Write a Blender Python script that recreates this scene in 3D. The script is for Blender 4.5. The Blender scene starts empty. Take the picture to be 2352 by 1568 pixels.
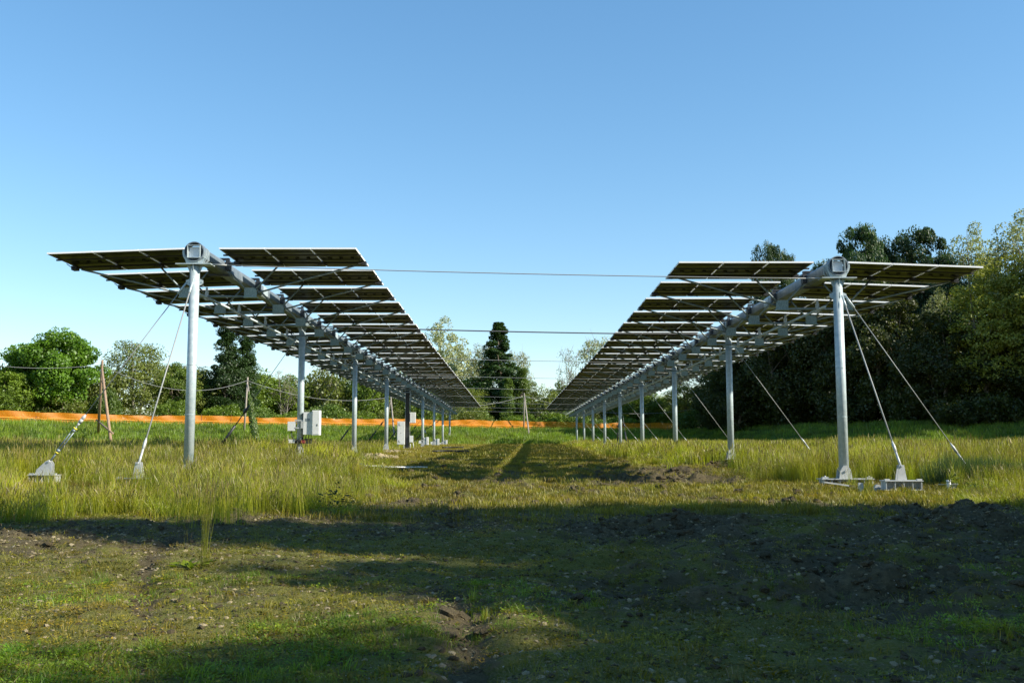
import bpy, math, random
import numpy as np
from mathutils import Vector, Matrix, Euler
R = math.radians
sc = bpy.context.scene
col = sc.collection
rng = np.random.default_rng(7)
rnd = random.Random(11)

# ------------------------------------------------------------------ camera / optics
F, CX, CY, PITCH = 2287.0, 1176.0, 784.0, R(5.99)
CAMZ = 1.0
def at(px, py, d):
    """a point that stands d metres in front of the camera, seen at a given place"""
    u = (px - CX) / F; v = (CY - py) / F
    Y = math.cos(PITCH) - v * math.sin(PITCH); Z = math.sin(PITCH) + v * math.cos(PITCH)
    return Vector((u * d / Y, d, CAMZ + Z * d / Y))
cam = bpy.data.cameras.new('camera'); camo = bpy.data.objects.new('camera', cam); col.objects.link(camo)
cam.lens = 35.0; cam.sensor_width = 36.0; cam.clip_end = 4000; cam.clip_start = 0.05
camo.location = (0, 0, CAMZ); camo.rotation_euler = (R(90) + PITCH, 0, 0)
sc.camera = camo

# ------------------------------------------------------------------ light
SUN_E, SUN_A = R(31.8), R(108)          # elevation, azimuth clockwise from +Y
w = bpy.data.worlds.new('World'); sc.world = w; w.use_nodes = True
nt = w.node_tree; bg = nt.nodes['Background']
sky = nt.nodes.new('ShaderNodeTexSky'); sky.sky_type = 'NISHITA'; sky.sun_disc = False
sky.sun_elevation = SUN_E; sky.sun_rotation = SUN_A
sky.air_density = 1.0; sky.dust_density = 0.12; sky.ozone_density = 2.6; sky.altitude = 30
hsv = nt.nodes.new('ShaderNodeHueSaturation'); hsv.inputs['Saturation'].default_value = 1.30; hsv.inputs['Hue'].default_value = 0.496
gam = nt.nodes.new('ShaderNodeGamma'); gam.inputs[1].default_value = 0.8; nt.links.new(sky.outputs[0], gam.inputs[0]); nt.links.new(gam.outputs[0], hsv.inputs['Color']); nt.links.new(hsv.outputs[0], bg.inputs[0]); bg.inputs[1].default_value = 0.149
sun = bpy.data.lights.new('sun', 'SUN'); sun.energy = 5.0; sun.angle = R(0.5); sun.color = (1.0, 0.93, 0.80)
suno = bpy.data.objects.new('sun', sun); col.objects.link(suno)
sv = Vector((math.sin(SUN_A) * math.cos(SUN_E), math.cos(SUN_A) * math.cos(SUN_E), math.sin(SUN_E)))
suno.rotation_euler = sv.to_track_quat('Z', 'Y').to_euler(); suno.location = (30, -20, 40)
sc.view_settings.view_transform = 'Standard'; sc.view_settings.look = 'None'
sc.view_settings.exposure = 0.9; sc.view_settings.gamma = 1.0
sc.cycles.max_bounces = 6; sc.cycles.transparent_max_bounces = 12
sc.cycles.use_denoising = True

# ------------------------------------------------------------------ materials
def mat(name, color, rough=0.6, metal=0.0, noise=None, spec=0.5):
    m = bpy.data.materials.new(name); m.use_nodes = True
    n = m.node_tree.nodes; l = m.node_tree.links; p = n['Principled BSDF']
    p.inputs['Base Color'].default_value = (*color, 1); p.inputs['Roughness'].default_value = rough
    p.inputs['Metallic'].default_value = metal; p.inputs['Specular IOR Level'].default_value = spec
    if noise:                                   # (scale, other colour, contrast lo, hi, bump, coords)
        tc = n.new('ShaderNodeTexCoord'); nz = n.new('ShaderNodeTexNoise'); nz.inputs['Scale'].default_value = noise[0]
        nz.inputs['Detail'].default_value = 6
        l.new(tc.outputs['Object'], nz.inputs['Vector'])
        cr = n.new('ShaderNodeValToRGB'); cr.color_ramp.elements[0].position = noise[2]; cr.color_ramp.elements[1].position = noise[3]
        cr.color_ramp.elements[0].color = (*color, 1); cr.color_ramp.elements[1].color = (*noise[1], 1)
        l.new(nz.outputs['Fac'], cr.inputs[0]); l.new(cr.outputs[0], p.inputs['Base Color'])
        if noise[4]:
            b = n.new('ShaderNodeBump'); b.inputs['Strength'].default_value = noise[4]; b.inputs['Distance'].default_value = 0.02
            l.new(nz.outputs['Fac'], b.inputs['Height']); l.new(b.outputs[0], p.inputs['Normal'])
    return m
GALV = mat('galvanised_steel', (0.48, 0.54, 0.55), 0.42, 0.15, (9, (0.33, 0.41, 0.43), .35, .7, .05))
GALV_SHADE = mat('galvanised_truss_shaded', (0.24, 0.29, 0.31), 0.45, 0.15, (9, (0.16, 0.21, 0.225), .35, .7, .05))  # darker copy of the galvanised steel, shade under the panels put into its colour
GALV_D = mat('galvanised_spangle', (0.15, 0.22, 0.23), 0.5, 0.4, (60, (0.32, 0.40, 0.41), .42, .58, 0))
GALV_B = mat('galvanised_beam_shaded', (0.13, 0.17, 0.20), 0.5, 0.35, (4, (0.26, 0.30, 0.325), .3, .7, .05))  # tone lowered, the beam's shaded look is painted into the base colour
ZINC = mat('pale_zinc', (0.48, 0.49, 0.48), 0.5, 0.2, (14, (0.40, 0.41, 0.40), .4, .7, .1))
DARKM = mat('dark_steel', (0.035, 0.037, 0.04), 0.5, 0.3)
ALU = mat('aluminium_frame', (0.84, 0.84, 0.83), 0.45, 0.0)
WHITE = mat('white_enamel', (0.68, 0.69, 0.68), 0.4, 0.0, (7, (0.58, 0.59, 0.57), .45, .75, 0))
PLATEW = mat('pale_end_plate', (0.74, 0.76, 0.80), 0.55, 0.1, (8, (0.60, 0.62, 0.66), .4, .8, 0))
BLACK = mat('black_rubber', (0.02, 0.02, 0.02), 0.55)
ROPE = mat('steel_cable', (0.27, 0.28, 0.27), 0.55, 0.1)
ROPED = mat('dark_cable', (0.10, 0.10, 0.10), 0.6, 0.1)
YEL = mat('yellow_tape', (0.65, 0.55, 0.05), 0.6)
RED = mat('red_plastic', (0.22, 0.03, 0.03), 0.5)
CABW = mat('white_wire', (0.72, 0.72, 0.70), 0.5)
WOOD = mat('weathered_wood', (0.23, 0.14, 0.085), 0.85, 0, (12, (0.34, 0.24, 0.16), .35, .65, .3))
WOODG = mat('grey_wood', (0.33, 0.29, 0.24), 0.85, 0, (12, (0.22, 0.19, 0.15), .35, .65, .3))
BARK = mat('bark', (0.11, 0.085, 0.06), 0.9, 0, (6, (0.19, 0.16, 0.12), .35, .65, .5))
BARKP = mat('pale_bark', (0.26, 0.24, 0.20), 0.9, 0, (6, (0.14, 0.12, 0.10), .35, .65, .5))
STONE = mat('pale_stone', (0.30, 0.27, 0.20), 0.85, 0, (3, (0.13, 0.11, 0.08), .3, .7, .2))
CORD = mat('orange_cord', (.85, 0.36, 0.04), 0.6)
STAKE = mat('rusty_stake', (0.11, 0.05, 0.03), 0.8)

def panel_back():
    m = bpy.data.materials.new('panel_back'); m.use_nodes = True
    n = m.node_tree.nodes; l = m.node_tree.links; p = n['Principled BSDF']
    tc = n.new('ShaderNodeTexCoord'); br = n.new('ShaderNodeTexBrick')
    br.offset = 0; br.inputs['Scale'].default_value = 1.0; br.inputs['Brick Width'].default_value = .168; br.inputs['Row Height'].default_value = .158
    br.inputs['Mortar Size'].default_value = .003; br.inputs['Color1'].default_value = (.013, .013, .006, 1); br.inputs['Color2'].default_value = (.018, .017, .008, 1)
    br.inputs['Mortar'].default_value = (.05, .05, .03, 1)
    l.new(tc.outputs['Object'], br.inputs['Vector']); l.new(br.outputs[0], p.inputs['Base Color'])
    p.inputs['Roughness'].default_value = .30; p.inputs['IOR'].default_value = 1.28
    return m
PBACK = panel_back()
PFRONT = mat('panel_glass', (0.012, 0.016, 0.035), 0.08, 0.0)

def leafmat(name, c1, c2, trans=0.35, rough=0.5):
    m = bpy.data.materials.new(name); m.use_nodes = True
    n = m.node_tree.nodes; l = m.node_tree.links
    for x in list(n):
        if x.type != 'OUTPUT_MATERIAL': n.remove(x)
    out = [x for x in n if x.type == 'OUTPUT_MATERIAL'][0]
    a = n.new('ShaderNodeAttribute'); a.attribute_name = 'tint'
    oi = n.new('ShaderNodeObjectInfo')
    mx = n.new('ShaderNodeMix'); mx.data_type = 'RGBA'
    mx.inputs[6].default_value = (*c1, 1); mx.inputs[7].default_value = (*c2, 1)
    l.new(a.outputs['Fac'], mx.inputs[0])
    hs = n.new('ShaderNodeHueSaturation')
    mr = n.new('ShaderNodeMapRange'); mr.inputs[3].default_value = .8; mr.inputs[4].default_value = 1.2
    l.new(oi.outputs['Random'], mr.inputs[0])
    if name.startswith('blade'):
        ln = n.new('ShaderNodeTexNoise'); ln.inputs['Scale'].default_value = .55; ln.inputs['Detail'].default_value = 4; l.new(oi.outputs['Location'], ln.inputs['Vector'])
        r2 = n.new('ShaderNodeMapRange'); r2.inputs[1].default_value = .3; r2.inputs[2].default_value = .7; r2.inputs[3].default_value = .55; r2.inputs[4].default_value = 1.35; l.new(ln.outputs[0], r2.inputs[0])
        mm = n.new('ShaderNodeMath'); mm.operation = 'MULTIPLY'; l.new(mr.outputs[0], mm.inputs[0]); l.new(r2.outputs[0], mm.inputs[1]); l.new(mm.outputs[0], hs.inputs['Value'])
        l2 = n.new('ShaderNodeTexNoise'); l2.inputs['Scale'].default_value = 1.7; l.new(oi.outputs['Location'], l2.inputs['Vector'])
        r3 = n.new('ShaderNodeMapRange'); r3.inputs[1].default_value = .3; r3.inputs[2].default_value = .7; r3.inputs[3].default_value = .475; r3.inputs[4].default_value = .53; l.new(l2.outputs[0], r3.inputs[0]); l.new(r3.outputs[0], hs.inputs['Hue'])
        mr.inputs[3].default_value = .65; mr.inputs[4].default_value = 1.35
    else: l.new(mr.outputs[0], hs.inputs['Value'])
    l.new(mx.outputs[2], hs.inputs['Color'])
    d = n.new('ShaderNodeBsdfDiffuse'); t = n.new('ShaderNodeBsdfTranslucent'); g = n.new('ShaderNodeBsdfGlossy')
    g.inputs['Roughness'].default_value = rough; g.inputs['Color'].default_value = (.6, .6, .6, 1)
    l.new(hs.outputs[0], d.inputs[0]); 
    t2 = n.new('ShaderNodeMix'); t2.data_type = 'RGBA'; t2.blend_type = 'MULTIPLY'; t2.inputs[0].default_value = 1
    t2.inputs[7].default_value = (1.25, 1.3, .55, 1); l.new(hs.outputs[0], t2.inputs[6]); l.new(t2.outputs[2], t.inputs[0])
    m1 = n.new('ShaderNodeMixShader'); m1.inputs[0].default_value = trans
    l.new(d.outputs[0], m1.inputs[1]); l.new(t.outputs[0], m1.inputs[2])
    m2 = n.new('ShaderNodeMixShader'); m2.inputs[0].default_value = .05
    l.new(m1.outputs[0], m2.inputs[1]); l.new(g.outputs[0], m2.inputs[2]); l.new(m2.outputs[0], out.inputs[0])
    return m
L_CHEST = leafmat('leaf_fresh_green', (0.0576, 0.1466, 0.0067), (0.1781, 0.3351, 0.0140))
L_MID = leafmat('leaf_mid_green', (0.0606, 0.1087, 0.0089), (0.1940, 0.2814, 0.0260))
L_OLIVE = leafmat('leaf_olive', (0.0832, 0.1123, 0.0166), (0.2288, 0.2696, 0.0458))
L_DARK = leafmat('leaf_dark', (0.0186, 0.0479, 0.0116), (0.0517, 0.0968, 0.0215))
L_WOOD = leafmat('leaf_wood_shaded', (0.0182, 0.0305, 0.0035), (0.0798, 0.0932, 0.0095))  # leaves darkened, the wood's deep shade is partly in this colour
L_PALE = leafmat('leaf_pale_silver', (0.1519, 0.1870, 0.0818), (0.3973, 0.4091, 0.2221))
L_YEL = leafmat('leaf_yellow_green', (0.1191, 0.1427, 0.0166), (0.3213, 0.3213, 0.0459))
L_IVY = leafmat('leaf_ivy', (0.0562, 0.1125, 0.0135), (0.1575, 0.2250, 0.0338))
G_TALL = leafmat('blade_tall', (0.1622, 0.1970, 0.0048), (0.3570, 0.3565, 0.0095), .4)
G_SEED = leafmat('blade_seed', (0.1290, 0.1317, 0.0205), (0.2176, 0.1783, 0.0477), .3)
G_SHORT = leafmat('blade_short', (0.0806, 0.0917, 0.0054), (0.2878, 0.2250, 0.0156), .35)
G_LUSH = leafmat('blade_lush', (0.0879, 0.1380, 0.0067), (0.2196, 0.3036, 0.0149), .4)
G_REED = leafmat('blade_reed', (0.0240, 0.0560, 0.0112), (0.0560, 0.0960, 0.0160), .3)

# ------------------------------------------------------------------ mesh helpers
class MB:
    def __init__(s): s.v = []; s.f = []; s.m = []; s.sm = []
    def add(s, vs, fs, m=0, smooth=False):
        b = len(s.v); s.v += [tuple(q) for q in vs]
        for f in fs: s.f.append(tuple(i + b for i in f)); s.m.append(m); s.sm.append(smooth)
        return s
    def box(s, c, d, m=0, rot=None):
        c = Vector(c); x, y, z = [q / 2 for q in d]
        vs = [Vector((a * x, b * y, e * z)) for e in (-1, 1) for b in (-1, 1) for a in (-1, 1)]
        if rot is not None: vs = [rot @ q for q in vs]
        return s.add([c + q for q in vs], [(0, 2, 3, 1), (4, 5, 7, 6), (0, 1, 5, 4), (2, 6, 7, 3), (0, 4, 6, 2), (1, 3, 7, 5)], m)
    def tube(s, pts, r, n=10, m=0, caps=True, smooth=True):
        pts = [Vector(p) for p in pts]; rs = r if isinstance(r, (list, tuple)) else [r] * len(pts)
        vs = []; fs = []; u = None
        for i, p in enumerate(pts):
            t = (pts[min(i + 1, len(pts) - 1)] - pts[max(i - 1, 0)]).normalized()
            if u is None: u = t.orthogonal().normalized()
            u = (u - t * u.dot(t)).normalized(); v = t.cross(u)
            for k in range(n):
                a = 2 * math.pi * k / n; vs.append(p + (u * math.cos(a) + v * math.sin(a)) * rs[i])
        for i in range(len(pts) - 1):
            for k in range(n): fs.append((i * n + k, i * n + (k + 1) % n, (i + 1) * n + (k + 1) % n, (i + 1) * n + k))
        s.add(vs, fs, m, smooth)
        if caps:
            s.add([], [], m); b = len(s.v) - len(vs)
            s.f.append(tuple(b + k for k in reversed(range(n)))); s.m.append(m); s.sm.append(False)
            s.f.append(tuple(b + (len(pts) - 1) * n + k for k in range(n))); s.m.append(m); s.sm.append(False)
        return s
    def prism(s, prof, a0, a1, axis='y', m=0):
        """2-D outline pushed along an axis: y -> outline in x,z ; x -> outline in y,z ; z -> outline in x,y"""
        def P(q, a): return {'y': (q[0], a, q[1]), 'x': (a, q[0], q[1]), 'z': (q[0], q[1], a)}[axis]
        n = len(prof); vs = [P(q, a0) for q in prof] + [P(q, a1) for q in prof]
        fs = [(i, (i + 1) % n, n + (i + 1) % n, n + i) for i in range(n)] + [tuple(reversed(range(n))), tuple(range(n, 2 * n))]
        return s.add(vs, fs, m)
    def ring(s, c, ro, ri, y0, y1, n=32, m=0):
        vs = []; fs = []
        for rr, yy in ((ro, y0), (ro, y1), (ri, y1), (ri, y0)):
            for k in range(n):
                a = 2 * math.pi * k / n; vs.append((c[0] + rr * math.cos(a), c[1] + yy, c[2] + rr * math.sin(a)))
        for j in range(4):
            for k in range(n): fs.append((j * n + k, j * n + (k + 1) % n, ((j + 1) % 4) * n + (k + 1) % n, ((j + 1) % 4) * n + k))
        return s.add(vs, fs, m, False)
    def build(s, name, mats, parent=None, loc=None):
        me = bpy.data.meshes.new(name); me.from_pydata(s.v, [], s.f)
        for x in (mats if isinstance(mats, (list, tuple)) else [mats]): me.materials.append(x)
        me.polygons.foreach_set('material_index', s.m); me.polygons.foreach_set('use_smooth', s.sm)
        me.update()
        o = bpy.data.objects.new(name, me); col.objects.link(o)
        if loc is not None: o.location = loc
        if parent is not None: o.parent = parent
        return o
def tag(o, label=None, cat=None, group=None, kind=None):
    if label: o['label'] = label
    if cat: o['category'] = cat
    if group: o['group'] = group
    if kind: o['kind'] = kind
    return o
def empty(name, loc, label, cat, group=None, rz=0):
    o = bpy.data.objects.new(name, None); col.objects.link(o); o.location = loc; o.rotation_euler = (0, 0, rz)
    o.empty_display_size = .2
    return tag(o, label, cat, group)
def copy_tree(o, parent=None, skip=()):
    c = o.copy(); col.objects.link(c); c.parent = parent
    for ch in list(o.children):
        if ch.name.split('.')[0] not in skip: copy_tree(ch, c, skip)
    return c
ORD = ['first', 'second', 'third', 'fourth', 'fifth', 'sixth', 'seventh', 'eighth', 'ninth', 'tenth', 'eleventh', 'twelfth', 'thirteenth',
       'fourteenth', 'fifteenth', 'sixteenth', 'seventeenth', 'eighteenth', 'nineteenth', 'twentieth', 'twenty-first', 'twenty-second',
       'twenty-third', 'twenty-fourth', 'twenty-fifth', 'twenty-sixth', 'twenty-seventh', 'twenty-eighth', 'twenty-ninth', 'thirtieth',
       'thirty-first', 'thirty-second']

# ------------------------------------------------------------------ terrain
def _h(ix, iy, s):
    v = (ix.astype(np.int64) * 374761393 + iy.astype(np.int64) * 668265263 + s * 974634777) & 0xffffffff
    v = ((v ^ (v >> 13)) * 1274126177) & 0xffffffff
    return ((v ^ (v >> 16)) & 0xffff) / 65535.0
def vn(x, y, s=0):
    x = np.asarray(x, float); y = np.asarray(y, float)
    ix = np.floor(x); iy = np.floor(y); fx = x - ix; fy = y - iy
    fx = fx * fx * (3 - 2 * fx); fy = fy * fy * (3 - 2 * fy)
    a = _h(ix, iy, s); b = _h(ix + 1, iy, s); c = _h(ix, iy + 1, s); d = _h(ix + 1, iy + 1, s)
    return (a + (b - a) * fx) * (1 - fy) + (c + (d - c) * fx) * fy
def fbm(x, y, s=0, o=4):
    r = 0; a = .5; t = 0
    for k in range(o): r = r + a * vn(x, y, s + k * 17); t += a; a *= .5; x = x * 2.03 + 5.1; y = y * 2.03 + 1.7
    return r / t
def ss(t): t = np.clip(t, 0, 1); return t * t * (3 - 2 * t)
def YF(x): return np.interp(x, [-200, -80, -49, 0, 25, 31, 40, 60, 90, 200], [40, 72, 97, 138, 150, 127, 110, 94, 86, 80])
def XL(y): return np.interp(y, [11, 13, 15, 17, 22, 30, 45, 80, 130], [-7.5, -4.6, -3.0, -2.4, -2.6, -4.0, -6.2, -7.4, -9])
def XR(y): return np.interp(y, [11, 12.5, 16, 20, 27, 32, 40, 80, 130], [9.5, 7.2, 5.2, 5.5, 6.3, 5.7, 4.6, 4.3, 6])
LX, LY0, LZ = -7.42, 23.0, CAMZ + 4.51
RX, RY0, RZ = 7.74, 23.4, CAMZ + 4.25
MOUNDS = [(LX + .1, 34.9, 1.2, .22), (LX + .7, 46.6, 1.3, .20), (LX + .3, 59, 1.4, .16), (RX - .1, 35.2, .95, .20),
          (LX + 4.4, 60, 1.5, .10), (RX, 47.3, .9, .05)]
def soilmask(x, y):
    x = np.asarray(x, float); y = np.asarray(y, float)
    n = fbm(x * .55 + 3, y * .3, 40, 3)
    m = .36 + 1.3 * (n - .5)
    m = m + .45 * ss((x - 0.2) / 2.5) * ss((15.5 - y) / 3) * ss((y - 5) / 2)                     # torn earth on the right
    m = m + .04 * np.exp(-((y - 11.3 - .12 * (x + 4)) / .9) ** 2) * ss((1.5 - x) / 3)            # dark strip under the tall grass
    m = m + .6 * np.exp(-((y - 17.5 + 1.15 * (x - 4)) / 1.1) ** 2) * ss((x - 2.6) / 1) * ss((8 - x) / 1.5)
    m = m + .45 * ss((y - 21) / 3) * ss((36 - y) / 5) * ss((x - 1.0) / 1.0) * ss((6.2 - x) / 1.2)
    for (a, b, r, h) in MOUNDS: m = m + 1.0 * np.exp(-(((x - a) / r) ** 2 + ((y - b) / (r * 1.1)) ** 2) * 1.3)
    m = m - 1.2 * ss((y - 60) / 30)
    m = m - .25 * ss((6.5 - y) / 2) * ss((2.0 - x) / 1)
    rut = rutline(x, y); m = m + .5 * rut
    return np.clip(m, 0, 1)
def rutline(x, y):
    q = x + .2 + (y - 4) * .10
    wv = .12 * np.sin(y * .9)
    return np.exp(-((q + wv) / .16) ** 2) * ss((8 - y) / 2) + .7 * np.exp(-((x + 3.1 + .28 * (y - 9) + wv) / .12) ** 2) * ss((12 - y) / 2) * ss((y - 5) / 2)
def G(x, y):
    x = np.asarray(x, float); y = np.asarray(y, float)
    c = np.interp(y, [-80, 0, 20, 27, 40, 60, 83, 119, 170, 1200], [0, 0, 0.0, .04, .25, .55, .85, 1.15, 1.3, 1.3])
    l = np.interp(y, [-80, 8, 15, 23, 35, 47, 59, 83], [0, 0, .08, .22, .16, .06, .03, 0]) * ss((-x - 1) / 6)
    r = np.interp(y, [-80, 8, 15, 23, 35, 60], [0, 0, .04, .10, .12, 0]) * ss((x - 1) / 6)
    z = c + l + r
    yf = YF(x); t = ss((y - (yf - 24)) / 24)
    z = z * (1 - t) + t * (3.2 + .006 * np.clip(y - yf, 0, 400))
    z = z + .35 * t * (1 - t) * 4 * (fbm(x * .12, y * .12, 9) - .5)
    z = z + .5 * ss((x - 28) / 10) * ss((y - yf + 30) / 20) * (fbm(x * .09, y * .15, 19) - .35)
    for (a, b, rr, h) in MOUNDS: z = z + h * np.exp(-(((x - a) / rr) ** 2 + ((y - b) / rr) ** 2))
    near = ss((34 - y) / 12) * ss((14 - np.abs(x)) / 4)
    z = z + .10 * (fbm(x * .35, y * .35, 3) - .5) * (1 + near)
    z = z + near * .05 * (fbm(x * 2.1, y * 2.1, 5, 3) - .5)
    return z
def Gfine(x, y, soil):
    near = ss((52 - y) / 14) * ss((14 - np.abs(x)) / 4)
    q = x * .95 + y * .33; pq = y * .95 - x * .33
    furrow = ss((x + .5) / 2) * ss((17 - y) / 3) * (fbm(q * .8, pq * 2.2, 61, 3) - .5) * .42 * ss((y - 4.5) / 2)
    c = fbm(x * 5, y * 5, 71, 4); c2 = np.abs(fbm(x * 2.3, y * 2.3, 81, 4) - .5) * 2
    rough = soil ** 1.3 * (.20 * (c - .5) + .16 * (c2 - .2)) + .035 * (c - .5)
    rough = rough + .50 * ss((y - 17) / 6) * (fbm(x * 1.0, y * 1.1, 301, 4) - .5) * ss((7 - x) / 2) * ss((x + 6) / 2)
    return near * (furrow + rough) - near * .06 * rutline(x, y)
def g1(x, y): return float(G(np.array([x]), np.array([y]))[0])

def axis(parts):
    out = [parts[0][0]]
    for a, b, n0, n1 in parts:
        x = a; s = n0; L = b - a
        while x < b - 1e-6:
            t = (x - a) / L; st = n0 + (n1 - n0) * t; x = min(b, x + st); out.append(x)
    return np.array(out)
gx = np.concatenate([-axis([(7, 14, .06, .4), (14, 70, .4, 3), (70, 700, 3, 60)])[::-1], axis([(-7, 7, .05, .05)])[1:-1], axis([(7, 14, .06, .4), (14, 70, .4, 3), (70, 700, 3, 60)])])
gy = axis([(-90, 2, 8, .5), (2, 3.6, .5, .05), (3.6, 12, .035, .05), (12, 34, .05, .2), (34, 160, .25, 1.6), (160, 1300, 3, 70)])
X, Y = np.meshgrid(gx, gy); xs = X.ravel(); ys = Y.ravel()
so = soilmask(xs, ys); zs = G(xs, ys) + Gfine(xs, ys, so)
nx, ny = len(gx), len(gy)
me = bpy.data.meshes.new('ground'); me.vertices.add(nx * ny)
me.vertices.foreach_set('co', np.stack([xs, ys, zs], 1).ravel().astype(np.float32))
ii, jj = np.meshgrid(np.arange(nx - 1), np.arange(ny - 1)); a = (jj * nx + ii).ravel()
q = np.stack([a, a + 1, a + 1 + nx, a + nx], 1).astype(np.int32)
me.loops.add(q.size); me.loops.foreach_set('vertex_index', q.ravel())
me.polygons.add(len(q)); me.polygons.foreach_set('loop_start', np.arange(0, q.size, 4, dtype=np.int32))
me.polygons.foreach_set('use_smooth', np.ones(len(q), bool))
me.update(calc_edges=True)
at_ = me.attributes.new('soil', 'FLOAT', 'POINT'); at_.data.foreach_set('value', so.astype(np.float32))
lush = ss((ys - (YF(xs) - 26)) / 8) * 1.0
at_ = me.attributes.new('lush', 'FLOAT', 'POINT'); at_.data.foreach_set('value', lush.astype(np.float32))
def ground_mat():
    m = bpy.data.materials.new('meadow_soil'); m.use_nodes = True
    n = m.node_tree.nodes; l = m.node_tree.links; p = n['Principled BSDF']; p.inputs['Roughness'].default_value = .95
    p.inputs['Specular IOR Level'].default_value = .15
    tc = n.new('ShaderNodeTexCoord')
    def nz(s, d=5, r=.6):
        q = n.new('ShaderNodeTexNoise'); q.inputs['Scale'].default_value = s; q.inputs['Detail'].default_value = d; q.inputs['Roughness'].default_value = r
        l.new(tc.outputs['Object'], q.inputs['Vector']); return q
    def ramp(src, a, b, ca=(0, 0, 0, 1), cb=(1, 1, 1, 1)):
        q = n.new('ShaderNodeValToRGB'); q.color_ramp.elements[0].position = a; q.color_ramp.elements[1].position = b
        q.color_ramp.elements[0].color = ca; q.color_ramp.elements[1].color = cb; l.new(src, q.inputs[0]); return q
    def mix(f, a, b):
        q = n.new('ShaderNodeMix'); q.data_type = 'RGBA'
        for s, i in ((f, 0), (a, 6), (b, 7)):
            if isinstance(s, tuple): q.inputs[i].default_value = s
            else: l.new(s, q.inputs[i])
        return q.outputs[2]
    def math_(op, a, b):
        q = n.new('ShaderNodeMath'); q.operation = op
        for s, i in ((a, 0), (b, 1)):
            if isinstance(s, (int, float)): q.inputs[i].default_value = s
            else: l.new(s, q.inputs[i])
        return q.outputs[0]
    A = n.new('ShaderNodeAttribute'); A.attribute_name = 'soil'; B = n.new('ShaderNodeAttribute'); B.attribute_name = 'lush'
    n1 = nz(1.2); n2 = nz(14, 6, .7); n3 = nz(70, 4, .7); n4 = nz(3.5, 5)
    soil = mix(ramp(n2.outputs[0], .35, .65).outputs[0], (.050, .039, .020, 1), (.145, .118, .062, 1))
    soil = mix(ramp(n1.outputs[0], .4, .7).outputs[0], soil, (.080, .066, .036, 1))
    green = mix(ramp(n2.outputs[0], .3, .7).outputs[0], (.062, .070, .010, 1), (.165, .160, .030, 1))
    green = mix(ramp(n3.outputs[0], .45, .7).outputs[0], green, (.20, .18, .065, 1))
    lushc = mix(ramp(n4.outputs[0], .35, .65).outputs[0], (.05, .085, .010, 1), (.10, .14, .02, 1))
    f = math_('ADD', A.outputs['Fac'], math_('MULTIPLY', math_('SUBTRACT', n4.outputs[0], .5), 1.3))
    f = math_('ADD', f, math_('MULTIPLY', math_('SUBTRACT', n2.outputs[0], .5), .9))
    ff = ramp(f, .36, .60)
    c = mix(ff.outputs[0], green, soil); c = mix(B.outputs['Fac'], c, lushc)
    vo = n.new('ShaderNodeTexVoronoi'); vo.inputs['Scale'].default_value = 26; l.new(tc.outputs['Object'], vo.inputs['Vector'])
    peb = ramp(vo.outputs['Distance'], .10, .16, (1, 1, 1, 1), (0, 0, 0, 1))
    vs_ = n.new('ShaderNodeSeparateColor'); l.new(vo.outputs['Color'], vs_.inputs[0])
    pm = math_('MULTIPLY', peb.outputs[0], math_('GREATER_THAN', vs_.outputs[0], .86))
    c = mix(pm, c, (.40, .37, .31, 1))
    l.new(c, p.inputs['Base Color'])
    hh = math_('ADD', math_('MULTIPLY', n2.outputs[0], 1.0), math_('MULTIPLY', n3.outputs[0], .6))
    b = n.new('ShaderNodeBump'); b.inputs['Strength'].default_value = .8; b.inputs['Distance'].default_value = .05
    l.new(hh, b.inputs['Height']); l.new(b.outputs[0], p.inputs['Normal'])
    return m
GM = ground_mat(); me.materials.append(GM)
ground = bpy.data.objects.new('ground', me); col.objects.link(ground); tag(ground, kind='structure')
ground['label'] = 'rough field of soil, gravel and patchy short grass'

# clod material: bare torn soil
SOIL = mat('torn_soil', (.045, .036, .020), 0.95, 0, (9, (.105, .085, .050), .35, .65, .6), .1)
SOILP = mat('dry_soil', (.24, .195, .115), 0.95, 0, (7, (.36, .30, .19), .35, .65, .6), .1)

# ------------------------------------------------------------------ scatter of ground cover
def fast_mesh(name, V, Fq, mats, tint=None, mi=None, smooth=False):
    me = bpy.data.meshes.new(name); V = np.asarray(V, np.float32); Fq = np.asarray(Fq, np.int32); k = Fq.shape[1]
    me.vertices.add(len(V)); me.vertices.foreach_set('co', V.ravel())
    me.loops.add(Fq.size); me.loops.foreach_set('vertex_index', Fq.ravel())
    me.polygons.add(len(Fq)); me.polygons.foreach_set('loop_start', np.arange(0, Fq.size, k, dtype=np.int32))
    if mi is not None: me.polygons.foreach_set('material_index', np.asarray(mi, np.int32))
    if smooth: me.polygons.foreach_set('use_smooth', np.ones(len(Fq), bool))
    me.update(calc_edges=True)
    if tint is not None:
        a = me.attributes.new('tint', 'FLOAT', 'POINT'); a.data.foreach_set('value', np.asarray(tint, np.float32))
    for m in (mats if isinstance(mats, (list, tuple)) else [mats]): me.materials.append(m)
    return me
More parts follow.
